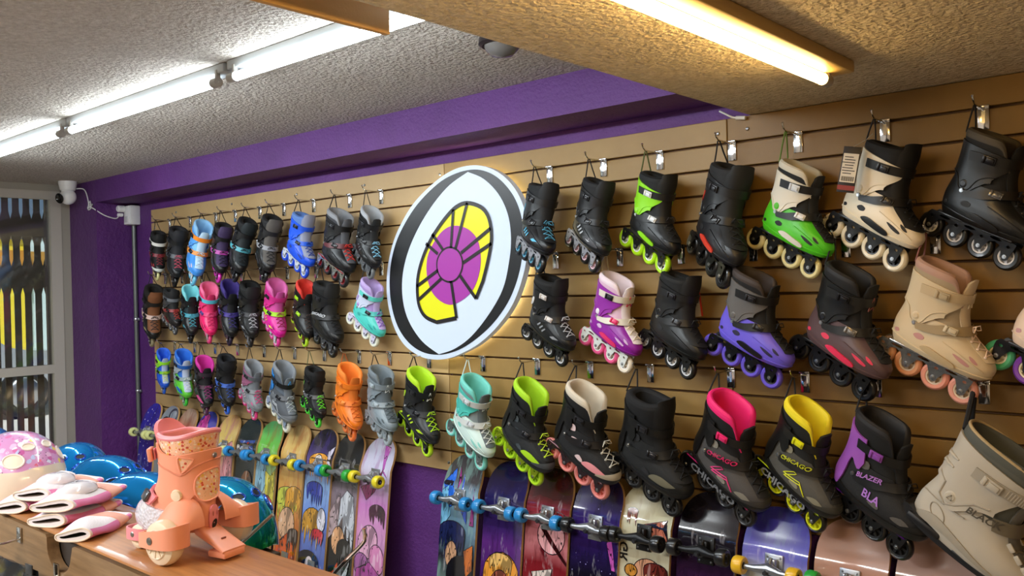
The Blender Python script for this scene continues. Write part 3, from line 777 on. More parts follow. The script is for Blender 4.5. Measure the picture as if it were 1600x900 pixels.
def make_skate(pose, d, hook_k, label, hook_label, ax):
    x, y, z, s, p, psi, phi = pose
    Mx = skate_matrix(*pose); st = d.get('style', 'H'); B = BOOT
    loc, rot, _ = Mx.decompose()
    t = thing('inline_skate', label, 'inline skate', loc, rot.to_euler(), 'inline skates hanging on the slatwall'); t.scale = (s, s, s)
    S = d['s']; g = lambda k, f: d.get(k, f)
    rs = g('rough', .38)
    def dk(c):
        if not isinstance(c, str): return c
        v = [int(c[i:i + 2], 16) for i in (0, 2, 4)]
        return ''.join('%02x' % int(k * .62) for k in v) if max(v) < 0x34 else c
    d = {k: (dk(v) if k not in ('style', 'ftext', 'stext', 'side_text') else v) for k, v in d.items()}; S = d['s']
    g = lambda k, f: d.get(k, f)
    def MT(c, r=None): return c if isinstance(c, bpy.types.Material) else pm(c, rs if r is None else r)
    K = '101013'
    # frame and wheels
    fcol = g('f', K); fm_ = fcol if isinstance(fcol, bpy.types.Material) else pm(fcol, .3, .75 if g('fmetal', False) else 0.)
    thin = st == 'S'
    fo = obj('frame', cached('frame_thin' if thin else 'frame', lambda: g_frame(thin)), fm_, t)
    if 'ftext' in d:
        tb = MB(); text_on(tb, d['ftext'], g('ftsize', .034), lambda a, b: (-.105 + a * 1.25, -.0240, .046 + b * 1.0), .0012); text = tb.mesh('lettering', 0)
        obj('lettering', text, pm(g('ftcol', '8f9095'), .4), fo)
    if 'fline' in d:
        obj('stripe', cached('frame_stripe', lambda: MB().prism([(-.132, .083), (-.10, .083), (.10, .080), (.140, .078), (.142, .0745), (.10, .0755), (-.10, .0790), (-.134, .079)], (), lambda a, b: (a, -.0240 + .0 * b, b), lambda a, b: (a, -.0232, b))), MT(d['fline'], .3), fo)
    core = g('core', .024)
    for i, ax_ in enumerate(AXX):
        wc_ = g('w', K); wc_ = wc_[i] if isinstance(wc_, list) else wc_
        wo = obj('wheel', cached('tire%g' % core, lambda: g_tire(core)), pm(wc_, .3, coat=.2), t, (ax_, 0, AXZ))
        obj('hub', cached('hub%g' % core, lambda: g_hub(core, 7 if core > .025 else 5)), pm(g('h', '1a1a1c'), .4), wo)
        obj('axle_bolt', cached('bolt', g_bolt), STEEL, wo)
    # boot
    if st == 'S':
        so_ = obj('sole', cached('sole', lambda: g_sole(B)), pm(g('so', K), .5), t)
        ub = obj('boot_upper', cached('upper', lambda: g_upper(B)), pm(S, .7, bump=.25, bscale=500), t)
        obj('toe_cap', cached('toecap', lambda: g_toecap(B)), pm(g('tc', '2a2a2c'), .55), t)
        obj('cuff', cached('spine', lambda: g_spine(B)), MT(g('c', K)), t)
        if g('p', None): obj('side_panel', cached('panel', lambda: g_patches(B, PANEL, .003)), MT(d['p'], .55), ub)
        if g('m', None): patches('mesh_panel', 'meshp', MESHP, .0022, pm(d['m'], .8, bump=.4, bscale=900), ub)
        if g('sw', None): obj('side_stripe', cached('swoosh', g_swoosh), MT(d['sw'], .5), ub)
        if g('stripes', None): patches('side_stripe', 'stripes', STRIPES, .003, MT(d['stripes'], .5), ub, smoothn=0)
    else:
        sh = obj('shell', cached('shell', lambda: g_shell(B)), MT(S), t)
        obj('welt', cached('welt', lambda: MB().tube([BOOT.P(ang(k / 60), .104 + .010 * smoothstep(100, 170, wrapd(ang(k / 60))), .0008) for k in range(60)], .0022, 6, closed=True)), MT(S), sh)
        obj('toe_ridge', cached('tridge', lambda: MB().tube([BOOT.side(a, b, .0006) for a, b in catmull([(.040, .158), (.075, .150), (.110, .140), (.145, .128), (.165, .118)], 4, False)], .0018, 6)), MT(S), sh)
        if g('v', K): patches('vent', 'vents', VENTS, .0012, pm(g('v', '141416'), .6), sh)
        if g('sl', None): obj('side_slider', cached('slider', lambda: g_patches(B, SLIDER, .0058, .005)), MT(d['sl']), t)
        if g('tc', None): obj('toe_cap', cached('toecap_hard', lambda: g_toecap(B, .134, 66)), MT(d['tc']), t)
        if g('stripes', None): patches('side_stripe', 'stripes', STRIPES, .003, MT(d['stripes'], .45), sh, smoothn=0)
        if g('p', None): obj('side_panel', cached('panel', lambda: g_patches(B, PANEL, .003)), MT(d['p'], .5), sh)
        cf = obj('cuff', cached('cuff', lambda: g_cuff(B)), MT(g('c', S)), t)
        if g('ck', None): obj('cuff_inlay', cached('kicks', lambda: g_patches(B, KICKS[:1], .0072)), MT(d['ck']), cf)
        obj('cuff_seam', cached('cseam', lambda: MB().tube([BOOT.side(a, b, .0066) for a, b in catmull([(-.108, .225), (-.085, .214), (-.070, .184), (-.050, .176), (-.034, .186), (-.020, .216), (.0, .232), (.02, .238)], 4, False)], .0016, 6)), MT(g('c', S)), cf)
        obj('pivot_bolt', cached('pivot', lambda: g_disc(B, -.055, .196, .0125, .006)), MT(g('pv', g('c', S)), .3), cf)
    coll = g('r', None)
    if coll: obj('liner', cached('liner_open%d' % (st == 'S'), lambda: g_liner(B, .100 if st == 'S' else .072, -.004, .012, 42, 4, .004)), [pm(g('l', '161618'), .75), pm(coll, .65)], t)
    else: obj('liner', cached('liner', lambda: g_liner(B, -.026, -.010, .020, 70)), [pm(g('l', '161618'), .75), pm(g('l', '161618'), .8)], t)
    tg = obj('tongue', cached('tongue%d%d' % (bool(coll), st == 'S'), lambda: g_tongue(B, (.325 if st == 'S' else .345) if coll else .382, 27 if coll else 48)), pm(g('t', g('l', '161618')), .7), t)
    if g('tri', None):
        def tri():
            mb = MB()
            for (a, b) in (((-9, .262), (0, .305)), ((9, .262), (0, .305)), ((-9, .262), (5, .274))):
                pts = []
                for k in range(7):
                    q_ = k / 6; p_ = B.P(radians(a[0] + (b[0] - a[0]) * q_), a[1] + (b[1] - a[1]) * q_, .0075); p_.x += .012 * smoothstep(.27, .37, p_.z); pts.append(p_)
                mb.tube(pts, .0018, 6)
            return mb
        obj('triangle_emblem', cached('tri', tri), pm(d['tri'], .4), tg)
    # straps
    K2 = '17171a'
    soft = st == 'S'
    if g('ts', K2):
        zf = ZSFT if soft else ZT
        ts = obj('top_strap', cached('tstrap%d' % soft, lambda: g_strap(B, zf, WT, -108, 108, .0105)), MT(g('ts', K2), .5), t)
        obj('buckle', cached('tbuckle%d' % soft, lambda: g_buckle(B, -72, zf(72), .0125, .040, .024)), pm(g('bk', '222226'), .3, g('bkm', 0.)), ts)
    if g('as', K2):
        as_ = obj('ankle_strap', cached('astrap', lambda: g_strap(B, ZA, WA, -112, 112, .0115)), MT(g('as', K2), .45), t)
        if 'stext' not in d: obj('buckle', cached('abuckle', lambda: g_buckle(B, -58, ZA(58), .0135, .038, .021, radians(8))), pm(g('bk2', g('bk', '222226')), .25, g('bkm', 0.)), as_)
        obj('strap_bolt', cached('sbolt', lambda: g_disc(B, -.050, .176, .007, .011)), STEEL, as_)
        if 'stext' in d:
            def put(a, b):
                xx = -.034 + a * .92; th_z = .178 + .018 * smoothstep(-.06, .03, xx) + b
                return B.side(min(xx, B.raw(0, th_z).x - .002), th_z, .0165)
            obj('lettering', text_on(MB(), d['stext'], .022, put, .0005).mesh('lettering', 0), pm(d['stcol'], .4), as_)
    if g('k', K2): obj('laces', cached('laces', lambda: g_lace(B)), pm(g('k', K2), .7), t)
    if 'side_text' in d:
        obj('lettering', text_on(MB(), d['side_text'], .036, lambda a, b: B.side(-.006 + a * .95, .132 + b, .0030), .0008).mesh('lettering', 0), pm('b07ad0', .4), ub if st == 'S' else t)
    # hanging loop up to the prong (drawn in skate space)
    hz = groove(hook_k) - .004; inv = Mx.inverted()
    hp = inv @ Vector((ax - .045, -.086, hz - .001))
    a_, b_ = B.P(radians(160), .335, .003), B.P(radians(200), .335, .003)
    lw = .0028
    obj('hanging_loop', MB().tube([a_, a_ * .5 + hp * .5 + Vector((.002, 0, 0)), hp + Vector((0, .004, 0)), hp + Vector((0, -.004, 0)), b_ * .5 + hp * .5 - Vector((.002, 0, 0)), b_], lw, 6), pm(g('lp', '1a1a1c'), .8), t)
    # the hook on the wall
    hk = thing('display_hook', hook_label, 'hook', (ax - .045, 0, groove(hook_k)), (0, 0, 0), 'chrome hooks in the slatwall')
    def plate():
        mb = MB().rbox((0, -.003, -.026), (.026, .003, .058), .0012); mb.rbox((0, -.006, .003), (.030, .012, .006), .0015)
        mb.box((0, -.0052, -.022), (.008, .002, .03)); return mb
    obj('plate', cached('hookplate', plate), CHROME, hk)
    obj('prong', cached('prong', lambda: MB().tube([(0, -.003, -.006), (0, -.03, -.002), (0, -.08, -.003), (0, -.092, -.001), (0, -.101, .006), (0, -.105, .014)], .0024, 8).lathe([(.0002, .0035), (.0025, .0025), (.0035, 0), (.0025, -.0025), (.0002, -.0035)], 8, 'Z', (0, -.1055, .0155))), CHROME, hk)
    return t
# ------------------------------------------------------------------ the skates on the wall: pose (x, y, z, size, toe-down, toe-out, bottom-out, hook x)
POSE = {
'A1':(-4.719,-0.074,1.643,0.656,33.1,15.9,2.8,-4.624),
'A2':(-4.513,-0.079,1.612,0.778,34.1,17.7,5.6,-4.397),
'A3':(-4.267,-0.107,1.620,0.799,37.8,14.8,11.5,-4.129),
'A4':(-4.053,-0.085,1.623,0.721,35.4,17.5,7.1,-3.940),
'A5':(-3.856,-0.110,1.631,0.756,40.3,14.2,13.2,-3.715),
'A6':(-3.637,-0.088,1.622,0.763,37.2,17.2,8.4,-3.509),
'A7':(-3.357,-0.092,1.621,0.718,28.0,3.4,1.6,-3.271),
'A8':(-3.088,-0.088,1.576,0.811,25.0,5.8,1.3,-3.006),
'A9':(-2.898,-0.070,1.614,0.706,33.7,13.9,1.5,-2.793),
'A10':(-1.945,-0.105,1.597,0.771,24.9,24.2,9.6,-1.875),
'A11':(-1.740,-0.077,1.605,0.750,31.4,22.4,5.9,-1.642),
'A12':(-1.507,-0.059,1.595,0.766,27.5,17.5,-0.8,-1.422),
'A13':(-1.280,-0.066,1.554,0.889,32.5,32.4,8.6,-1.170),
'A14':(-1.048,-0.061,1.568,0.777,26.2,12.0,-2.4,-0.965),
'A15':(-0.824,-0.067,1.587,0.813,29.0,14.6,0.5,-0.725),
'A16':(-0.571,-0.060,1.578,0.808,25.9,15.7,-1.3,-0.488),
'B1':(-4.842,-0.059,1.296,0.825,39.7,15.7,2.4,-4.692),
'B2':(-4.559,-0.080,1.330,0.612,24.1,5.4,-1.2,-4.501),
'B3':(-4.399,-0.059,1.310,0.715,34.5,17.6,0.8,-4.291),
'B4':(-4.212,-0.058,1.315,0.731,34.7,17.6,0.7,-4.101),
'B5':(-4.023,-0.056,1.315,0.763,36.8,17.2,1.1,-3.897),
'B6':(-3.834,-0.056,1.309,0.765,34.1,17.8,0.5,-3.720),
'B7':(-3.605,-0.064,1.314,0.746,33.5,13.9,0.2,-3.494),
'B8':(-3.376,-0.061,1.320,0.701,35.6,15.7,0.6,-3.265),
'B9':(-3.191,-0.076,1.268,0.814,23.0,7.4,-1.0,-3.119),
'B10':(-2.904,-0.078,1.327,0.670,32.7,-0.3,-3.1,-2.804),
'B11':(-1.902,-0.088,1.287,0.755,24.7,11.6,-4.8,-1.857),
'B12':(-1.658,-0.073,1.275,0.767,24.5,10.3,-0.8,-1.584),
'B13':(-1.426,-0.076,1.269,0.789,24.4,14.6,1.0,-1.352),
'B14':(-1.166,-0.089,1.259,0.813,23.5,7.4,-5.2,-1.109),
'B15':(-0.912,-0.079,1.250,0.857,25.8,15.0,-4.3,-0.836),
'B16':(-0.679,-0.085,1.255,0.849,24.5,8.6,-5.2,-0.606),
'C1':(-4.691,-0.067,1.009,0.580,33.6,15.8,0.5,-4.605),
'C2':(-4.475,-0.069,0.964,0.705,30.3,12.0,-0.4,-4.383),
'C3':(-4.265,-0.065,0.933,0.715,31.0,14.0,-0.2,-4.169),
'C4':(-4.056,-0.065,0.958,0.718,33.2,13.9,0.2,-3.950),
'C5':(-3.804,-0.076,0.946,0.674,32.0,8.0,0.0,-3.708),
'C6':(-3.548,-0.075,0.914,0.770,29.3,8.0,-0.3,-3.450),
'C7':(-3.289,-0.072,0.947,0.652,26.7,11.8,-0.7,-3.218),
'C8':(-3.052,-0.071,0.920,0.774,27.0,14.9,0.7,-2.967),
'C9':(-2.812,-0.078,0.914,0.774,19.0,15.9,0.4,-2.765),
'C10':(-2.616,-0.057,0.906,0.818,27.7,10.9,-2.9,-2.522),
'C11':(-2.294,-0.089,0.902,0.814,29.8,11.0,-3.1,-2.223),
'C12':(-2.043,-0.089,0.886,0.863,31.3,8.2,-3.6,-1.953),
'C13':(-1.781,-0.090,0.872,0.911,27.4,6.0,-7.9,-1.717),
'C14':(-1.517,-0.078,0.851,0.948,21.9,10.9,-8.7,-1.476),
'C15':(-1.273,-0.058,0.871,0.927,28.5,15.6,-10.0,-1.191),
'C16':(-1.047,-0.078,0.893,0.852,30.5,16.9,-6.5,-0.960),
'C17':(-0.827,-0.105,0.858,0.884,24.6,14.9,-3.2,-0.761),
'B17':(-.406,-.103,1.248,.88,25,12,0,-.335)}
ROWK = {'A': 1, 'B': 5, 'C': 10}
SIL = pm('b9bcc2', .25, .85)
K = '121215'; CH = '26262a'; G = '6f747a'; GD = '45484d'; LG = 'a9adb2'; W = 'e9e6e0'; CR = 'd9cbb0'
SK = {
'A1': (dict(s=K, c=K, ts=W, **{'as': '7d1f2a'}, tc='dfe6df', v='a5303a', w='d8d492', l='1b1b1e', t=K, ck=W, f=CH, k='8a2a35'), 'black child skate with white cuff strap, white toe and a cream wheel'),
'A2': (dict(s='1c1c20', c='2a2b30', ts=K, **{'as': GD}, l='2c2d32', k='d2566a', w=K, f='1e2024'), 'black skate with pink crossed laces and a grey ankle strap'),
'A3': (dict(s='3f8fe0', c='58a4ee', ts='f08a1e', **{'as': 'e8923a'}, l='7ec0f0', r='8fc6f2', t='b8d8ee', k='cfe0ee', w='5cb4d6', h='dfe8ee', f='dfe6ea', v='cdb9c4'), 'sky blue child skate with orange straps and light blue wheels'),
'A4': (dict(s=K, c=K, ts=K, **{'as': 'b43aa0'}, l='1a171e', t='3a2a52', k='1a1a1d', w='d62ab0', f='8a3a78', ck='6a2a5c'), 'black skate with one magenta ankle strap and magenta wheels'),
'A5': (dict(s='17171a', c=K, ts=K, **{'as': '4aa4b4'}, l='15161a', t='1d2c33', w=K, f=K), 'black skate with a teal ankle strap and black wheels'),
'A6': (dict(s='18181b', c='1d1d20', ts='2a2a2c', **{'as': '8f9094'}, l='1c1c1f', t='55504a', w='1b1b1d', f='222226', sl='3a3a3e'), 'black skate with grey ankle strap and bronze tongue, beside the bright blue one'),
'A7': (dict(s='1450d8', c='1a5ae4', ts='1a54d8', **{'as': '1d5fe0'}, l='5a7fc0', t='8f93a8', k='123c9c', w='1746c4', h='cfd6e0', f='c3c9d2', v='0c2f86'), 'bright blue skate with silver frame and blue wheels'),
'A8': (dict(s='1d1d20', c='1b1b1e', ts=K, **{'as': '5d1f26'}, l='3c3d42', t='55575c', r='8a8c90', k='d8382c', w='2b2b2e', h='8a2028', f=SIL, fline='b01c28', sl='222225'), 'black skate with red laces, dark red ankle strap and silver red frame'),
'A9': (dict(s='1a1b1e', c='202124', ts=K, **{'as': '222326'}, l='1a1b1e', r='a9adb2', t='25272b', k='8fd0ee', w='6a6e70', f='55585c', stripes='55585c'), 'black skate with light blue laces and light grey collar, beside the round sign'),
'A10': (dict(s='15161a', c='16171b', ts='1b1c20', **{'as': '1a1b1e'}, l='1d1f24', ck='59b6dc', stripes='59b6dc', k='4f97b4', w='16171a', h='5aa0bc', f='8d8f94', tri=None), 'black skate with light blue side marks and light blue wheel hubs'),
'A11': (dict(s='1a1a1d', c='1b1b1e', ts='202024', **{'as': '1e1e22'}, l='242428', t='1d1d20', p='3a3a3e', stripes='b9bcc0', w='1b1b1d', h='d8b6c0', f='8c8c92'), 'black skate with grey splashes and pale pink wheel hubs'),
'A12': (dict(s='1b1c1e', c='8fdc1e', ts='26282a', **{'as': '222326'}, l='202224', t='1d1f20', w='b4ea1c', h='e6eadf', f='1d1e20', sl='8fdc1e', bk='dfe4e6', lp='4c5a2c'), 'black skate with lime green cuff, white buckle and bright lime wheels'),
'A13': (dict(s='2a2b2f', c='2d2e32', ts='1f2023', **{'as': '222326'}, l='2b2a2e', t='191a1d', sl='d8402e', w='231f1e', h='2c2a2a', f='1d1d20', ck='c8382c'), 'big charcoal skate with red side slider, under the seam of the slatwall'),
'A14': (dict(s='4fc21e', c='ddd6c6', ts='1b1b1e', **{'as': '1d1e20'}, l='1e1f20', r='c9c2b0', t='1d1c1a', w='e0d49a', h='23231f', f='22231f', sl='ded8cc', bk='d8dde4', bk2='e6e8ea', k='1c1d1e', lp='5a7a2a', pv='54c020'), 'bright green skate with white cuff and cream wheels'),
'A15': (dict(s='e9dcc2', c='eadfc8', ts='1a1a1c', **{'as': '232326'}, l='17171a', t='141416', w='e8dcc0', h='2a2a2c', f='1f2023', sl='232327', k='18181a', v='2b2b2e'), 'cream white skate with black straps, black frame and a paper price tag'),
'A16': (dict(s='1b1a1a', c='1a1a1b', ts='131315', **{'as': '2a2420'}, l='141415', r='4a4338', t='161616', w='1c1b1b', h='cfcfd2', f='18181a', sl='262320', bk2='6e6f72', bkm=.6), 'all black skate with glossy straps and white marked wheel hubs'),
'B1': (dict(s='1d1a17', c='241f1b', ts='2c2521', **{'as': 'd8b9ae'}, l='241c18', t='7a4a2a', w='94896a', f='5b5446', stripes='b3a070', tc='1b1b1c'), 'dark brown skate with a pale pink ankle strap and olive wheels'),
'B2': (dict(s='2a1f20', c='3a3a3e', ts=G, **{'as': '8a2a2e'}, l='2a2a2d', k='c04438', w='3a3a3e', h='b9bcc2', f=SIL, sl='6a1f22'), 'small black and red skate with a long silver frame'),
'B3': (dict(s='1b1d20', c='1b1d20', ts=K, **{'as': '3f9aac'}, l='1d3238', r='7fd8e0', t='1b1d20', k='4aa4b4', w=K, f='25272b', stripes='3f9aac'), 'black skate with turquoise collar and turquoise ankle strap'),
'B4': (dict(s='ee1f6c', c='f0357c', ts='5ac4dc', **{'as': 'e8457e'}, l='e83a74', r='f2709c', t='d82a64', k='c01a58', w='e83a7c', h='f0b8cc', f='d8c4cc', bk2='5a4a8c', v='9a1a4c'), 'hot pink child skate with a light blue cuff strap'),
'B5': (dict(s='17171b', c='18181c', ts=K, **{'as': '3e2f86'}, l='241c40', r='3a2b78', t='1b1a22', k='3a3070', w='251a34', f='3a3448'), 'black skate with dark purple collar and purple ankle strap'),
'B6': (dict(s='1a1b1d', c='1b1c1e', ts=K, **{'as': '3a3b3e'}, l='1e1f21', t='202123', k='b4b6ba', w='1d1d1f', h='8a8c90', f='76787c', stripes='9a9ca0'), 'black skate with light grey side lines, beside the magenta one'),
'B7': (dict(s='d81494', c='d8288c', ts='cf2a86', **{'as': 'a8e01e'}, l='d04a9c', r='d868aa', t='c84a98', k='a01a4c', w='e23a96', h='e8d0dc', f='c8ccd2', stripes='e4e45a', v='7d0f5a'), 'magenta skate with a lime green ankle strap'),
'B8': (dict(s='1b1b1d', c='1c1c1e', ts='1f1f21', **{'as': '2a2a2c'}, l='241a1a', r='d8382c', t='241c1a', k='4a3a34', w='b4dc2a', h='2a2a2c', f='4c1a1c', sl='2a2a2c', bk='a8d82a'), 'black skate with red collar and a lime wheel'),
'B9': (dict(s='161719', c='17181a', ts='1b1c1e', **{'as': '2a2b2e'}, l='1a1a1c', t='1d1d1f', k=K, w='1b1b1d', h='6c6e72', f='3c3e42', stext='CHICAGO', stcol='d4d6da'), 'all black skate with white lettering on its ankle strap'),
'B10': (dict(s='4cc8bc', c='c4cbe0', ts='5ed0c4', **{'as': '58c8c0'}, l='a58cc4', r='b79fd4', t='b9a6d4', k='8a5cc0', w='dfe0cc', h='cfd4d8', f='cdc8e0', v='2a9a94', pv='a58cc4', ck='a58cc4'), 'turquoise and lavender child skate with purple laces'),
'B11': (dict(s='18191b', c='1b1b1d', ts='222325', **{'as': '2a2b2d'}, l='161618', t='151517', w='17181a', h='d8dadc', f='1c1d1f', ck='d8d4d0', k='b9bbbe', stripes='8a8c90', bk='d4cdc8'), 'black and white skate with grey laces, below the one with light blue hubs'),
'B12': (dict(s='8a1c96', c='8f2a9c', ts='d9d2c2', **{'as': 'ddd6c8'}, l='d8b4c8', r='e2cfd6', t='e2d4d4', k='e6dac6', w=['e4588c', 'e4588c', 'e4588c', 'e8dcc8'], h='e6e2dc', f='d5d8d2', sl='e0346c', v='c8a8cc', bk2='e0346c', tri='d83a5c', lp='b0a48c', pv='e8e0e4'), 'bright purple skate with cream straps, white frame and pink wheels'),
'B13': (dict(s='191a1b', c='1a1b1c', ts='1b1b1d', **{'as': '222224'}, l='151516', t='131314', k='151516', w='19191b', h='cfd0d2', f='1b1c1d', core=.026), 'black skate with white ringed wheels, red edged tag behind'),
'B14': (dict(s='6c5cd8', c='63605e', ts='1a1818', **{'as': '23211e'}, l='1a1717', r='3a2f2a', t='171514', k='15131c', w='6a58d0', h='1a1a1c', f='1b1b1d', sl='1f1d20', v='241d40'), 'lavender blue skate with grey cuff, black straps and matching lavender wheels'),
'B15': (dict(s='5a4446', c='1d1c1c', ts='201f1f', **{'as': '26221f'}, l='1a1919', t='171616', k='18171a', w='1e1c1c', h='2a2626', f='1f1f22', sl='e8355c', v='e03a58', r='241f1f', tri='8a4a3c', bk2='7a7672', bkm=.5), 'maroon grey skate with pink vents, a pink side slider and black wheels'),
'B16': (dict(s='d4bf9c', c='d2c0a0', ts='c4b08e', **{'as': 'a08a66'}, l='a8967a', r='b08c7c', t='c6b394', k='e8cdb8', w=['d89a6c', 'dc9a70', 'e49a86', 'e8a08e'], h='d8c2a8', f=pm('d8dadc', .2, .9), v='c08a84', bk='b9a88a', bk2='cfc2a8', tri='d8c8a8', sl='c0a882', lp='8a5a5a'), 'cream skate with a polished silver frame and pink wheels'),
'B17': (dict(s='e8d0bc', c='ead6c6', ts='d8c8d0', **{'as': 'dccab8'}, l='c8bcd8', t='c8bcd8', k='e0d0d0', w=['4fb07c', '7a3aa8', '7a3aa8', '4fb07c'], h='e4d8b8', f='1f1e22', v='c89aa0', pv='dfd0c8', r='d0c4dc'), 'pale pink skate with green and purple wheels'),
'C1': (dict(s='1450c8', c='8fe02a', ts='9ae82a', **{'as': '6cb82a'}, l='2a60d8', r='2f68e0', t='a9b8e0', k='d8e02a', w='1a5cd0', h='b9c4d8', f='8a94a8', v='0c2f86'), 'small blue child skate with lime green cuff, first in the bottom row'),
'C2': (dict(s='62c83a', c='a9b4bc', ts='1f60b8', **{'as': '8aa0a4'}, l='2a6ac8', r='2a70d8', t='b8c4dc', k='e8ece8', w='3cc83a', h='c8d0c8', f='9aa49a', tc='62c83a', p='1f60c8', v='2a7a1e'), 'green child skate with white laces and green wheels, second in the bottom row'),
'C3': (dict(s='18171a', c='221d22', ts='3a2f38', **{'as': '4a2a3c'}, l='1e1a1e', r='d0309c', t='241d24', k='9c3a78', w='54244c', h='b9b4b8', f='2a2a2d', p='d8508c'), 'black skate with pink collar and pink side panel, third in the bottom row'),
'C4': (dict(s='17181c', c='191a20', ts=K, **{'as': '3a62b8'}, l='1a1c24', t='1c1d22', k='2a4a94', w='2f6ae0', h='1a1a1c', f='1d1d20', stripes='2a4a9c', ck='24408c'), 'black skate with blue ankle strap and blue wheels, fourth in the bottom row'),
'C5': (dict(s='7d8186', c='9a5c7c', ts='5d6166', **{'as': '8e9296'}, l='777b80', r='85898e', t='6f7378', k='d8407c', w='e03a84', h='e8e0e4', f='9aa0a8', p='8a8e93', v='d8508c', stripes='d8b0c0', ck='d0407c'), 'grey child skate with pink laces and pink wheels in the bottom row'),
'C6': (dict(style='S', s='55595f', c='2a86d8', ts='1f2023', **{'as': '6a6e74'}, l='5a6470', r='7f858c', t='6f757c', k='b4b8bc', w='e4e2cc', h='d8dce0', f='8fa0b8', fmetal=False, tc='787d83', sw='c8ccd0', so='8a8f95', tri='3aa0e8'), 'grey skate with blue cuff and cream wheels in the bottom row'),
'C7': (dict(s='161718', c='1a1b1c', ts='1b1c1d', **{'as': '5a5c5e'}, l='161718', t='1a1b1c', k='6ae02a', w='4cd83a', h='1c1d1e', f='1d1e1f', stripes='6ae02a', p='1b1c1d', ck='6ae02a', lp='4a5a3a'), 'black skate with neon green laces and green wheels, left of the orange one'),
'C8': (dict(s='f07a1a', c='f0801e', ts='ee7c1e', **{'as': 'ea7a20'}, l='e8741c', r='f0842c', t='e07420', k='d8641a', w='ee7434', h='f0a060', f='c8733a', v='a84c10', bk='f08a3a', lp='b05a20'), 'all orange skate with orange wheels in the bottom row'),
'C9': (dict(s='838f96', c='7f8b92', ts='7c868c', **{'as': '8b969c'}, l='5d666c', r='727c82', t='555d62', k='5a646a', w='9aa6ac', h='b4bec4', f='8a959b', v='4c565c', bk='a9b4ba', tri='cfd6da'), 'all blue grey skate with grey wheels, right of the orange one'),
'C10': (dict(s='2d3033', c='26282a', ts='1d1e20', **{'as': '33363a'}, l='232527', r='b4e01e', t='1d1f20', k='b4e020', w='bce81e', h='1c1d1f', f='27292b', fline='a4d01e', stripes='c0e42a', tri='e4e6e4', ck='b4e01e'), 'dark grey skate with lime collar and lime wheels'),
'C11': (dict(s='cfe4dc', c='4cbcae', ts='c4c8c4', **{'as': 'ccd0cc'}, l='7c8686', r='6fcabc', t='5c6466', k='d8dcd8', w='7ed4c6', h='c8d8d8', f='7f8a8c', fmetal=True, v='8ad0c4', bk='c8ccd0', tri='aab4b4', core=.026, lp='c4d4cc'), 'mint and white skate with mint wheels and grey straps'),
'C12': (dict(style='S', s='202326', c='1d1e20', ts='222426', **{'as': '2b2d30'}, l='1d1f20', r='a8d81e', t='1b1c1e', k='c8e43a', w='b4de1e', h='a0cc1c', f=pm('b4cc2a', .22, .8), tc='4a4e52', p='a9d81c', m='3c4448', so='2a2d30', core=.028, ck='a8d81e'), 'black soft skate with lime collar, lime laces and lime wheels'),
'C13': (dict(style='S', s='1e1d1e', c='1f1e1f', ts='1d1c1d', **{'as': '26201f'}, l='1f1e1f', r='cfc4b0', t='1d1c1d', k='c8c4b8', w='eb9088', h='e8847c', f=pm('4a3a40', .25, .7), fline='b88a94', tc='b9ad98', p='e8949a', m='e4c8c8', so='222022', core=.028), 'black soft skate with cream collar, pink toe panel and pink wheels'),
'C14': (dict(style='S', s='1d1e20', c='1b1c1e', ts='18191b', **{'as': '2c2e30'}, l='17181a', t='151618', k='1a1b1d', w='141416', h='3a3b3d', f='141416', tc='1c1c1d', p='6f6b58', m='2b2d33', so='161617', core=.028), 'all black soft skate with an olive grey toe panel'),
'C15': (dict(style='S', s='4a4644', c='1d1b1c', ts='2a2626', **{'as': '2c2828'}, l='232122', r='f01f74', t='241f21', k='1b1a1a', w='171617', h='3b3b3d', f='19191a', ftext='CHICAGO', ftcol='7a7b7f', fline='c8246c', tc='3a3735', m='8b867a', sw='e83a84', so='1b1a1b', core=.030, stext='CHICAGO', stcol='c8245c', bk='e82c74'), 'dark grey skate with hot pink collar, pink trim and grey hubs'),
'C16': (dict(style='S', s='4d4a43', c='1d1c1a', ts='2a2823', **{'as': '2a2823'}, l='232220', r='ecd81a', t='241f1a', k='1b1a18', w='171716', h='d8dc1c', f='19191a', ftext='CHICAGO', ftcol='8a8b8c', fline='c0d81c', tc='3b3933', m='8c8771', sw='e0e41c', so='1b1a18', core=.030, stext='CHICAGO', stcol='b9bc24', bk='e0e01c'), 'dark grey skate with yellow collar, yellow trim and yellow hubs'),
'C17': (dict(style='S', s='232122', c='9a55b4', ts='17171a', **{'as': '1c1b1e'}, l='1a1a1b', t='161618', k='161616', w='161617', h='2b2b2d', f='18181a', fline=pm('8a2ac0', .2, .7), tc='1d1d1d', m='5d5955', so='161617', core=.030, stext='BLAZER', stcol='b478cc', side_text='BLA', bk='8f4cac', r='222022'), 'black skate with purple cuff and purple lettering on strap and side'),
}
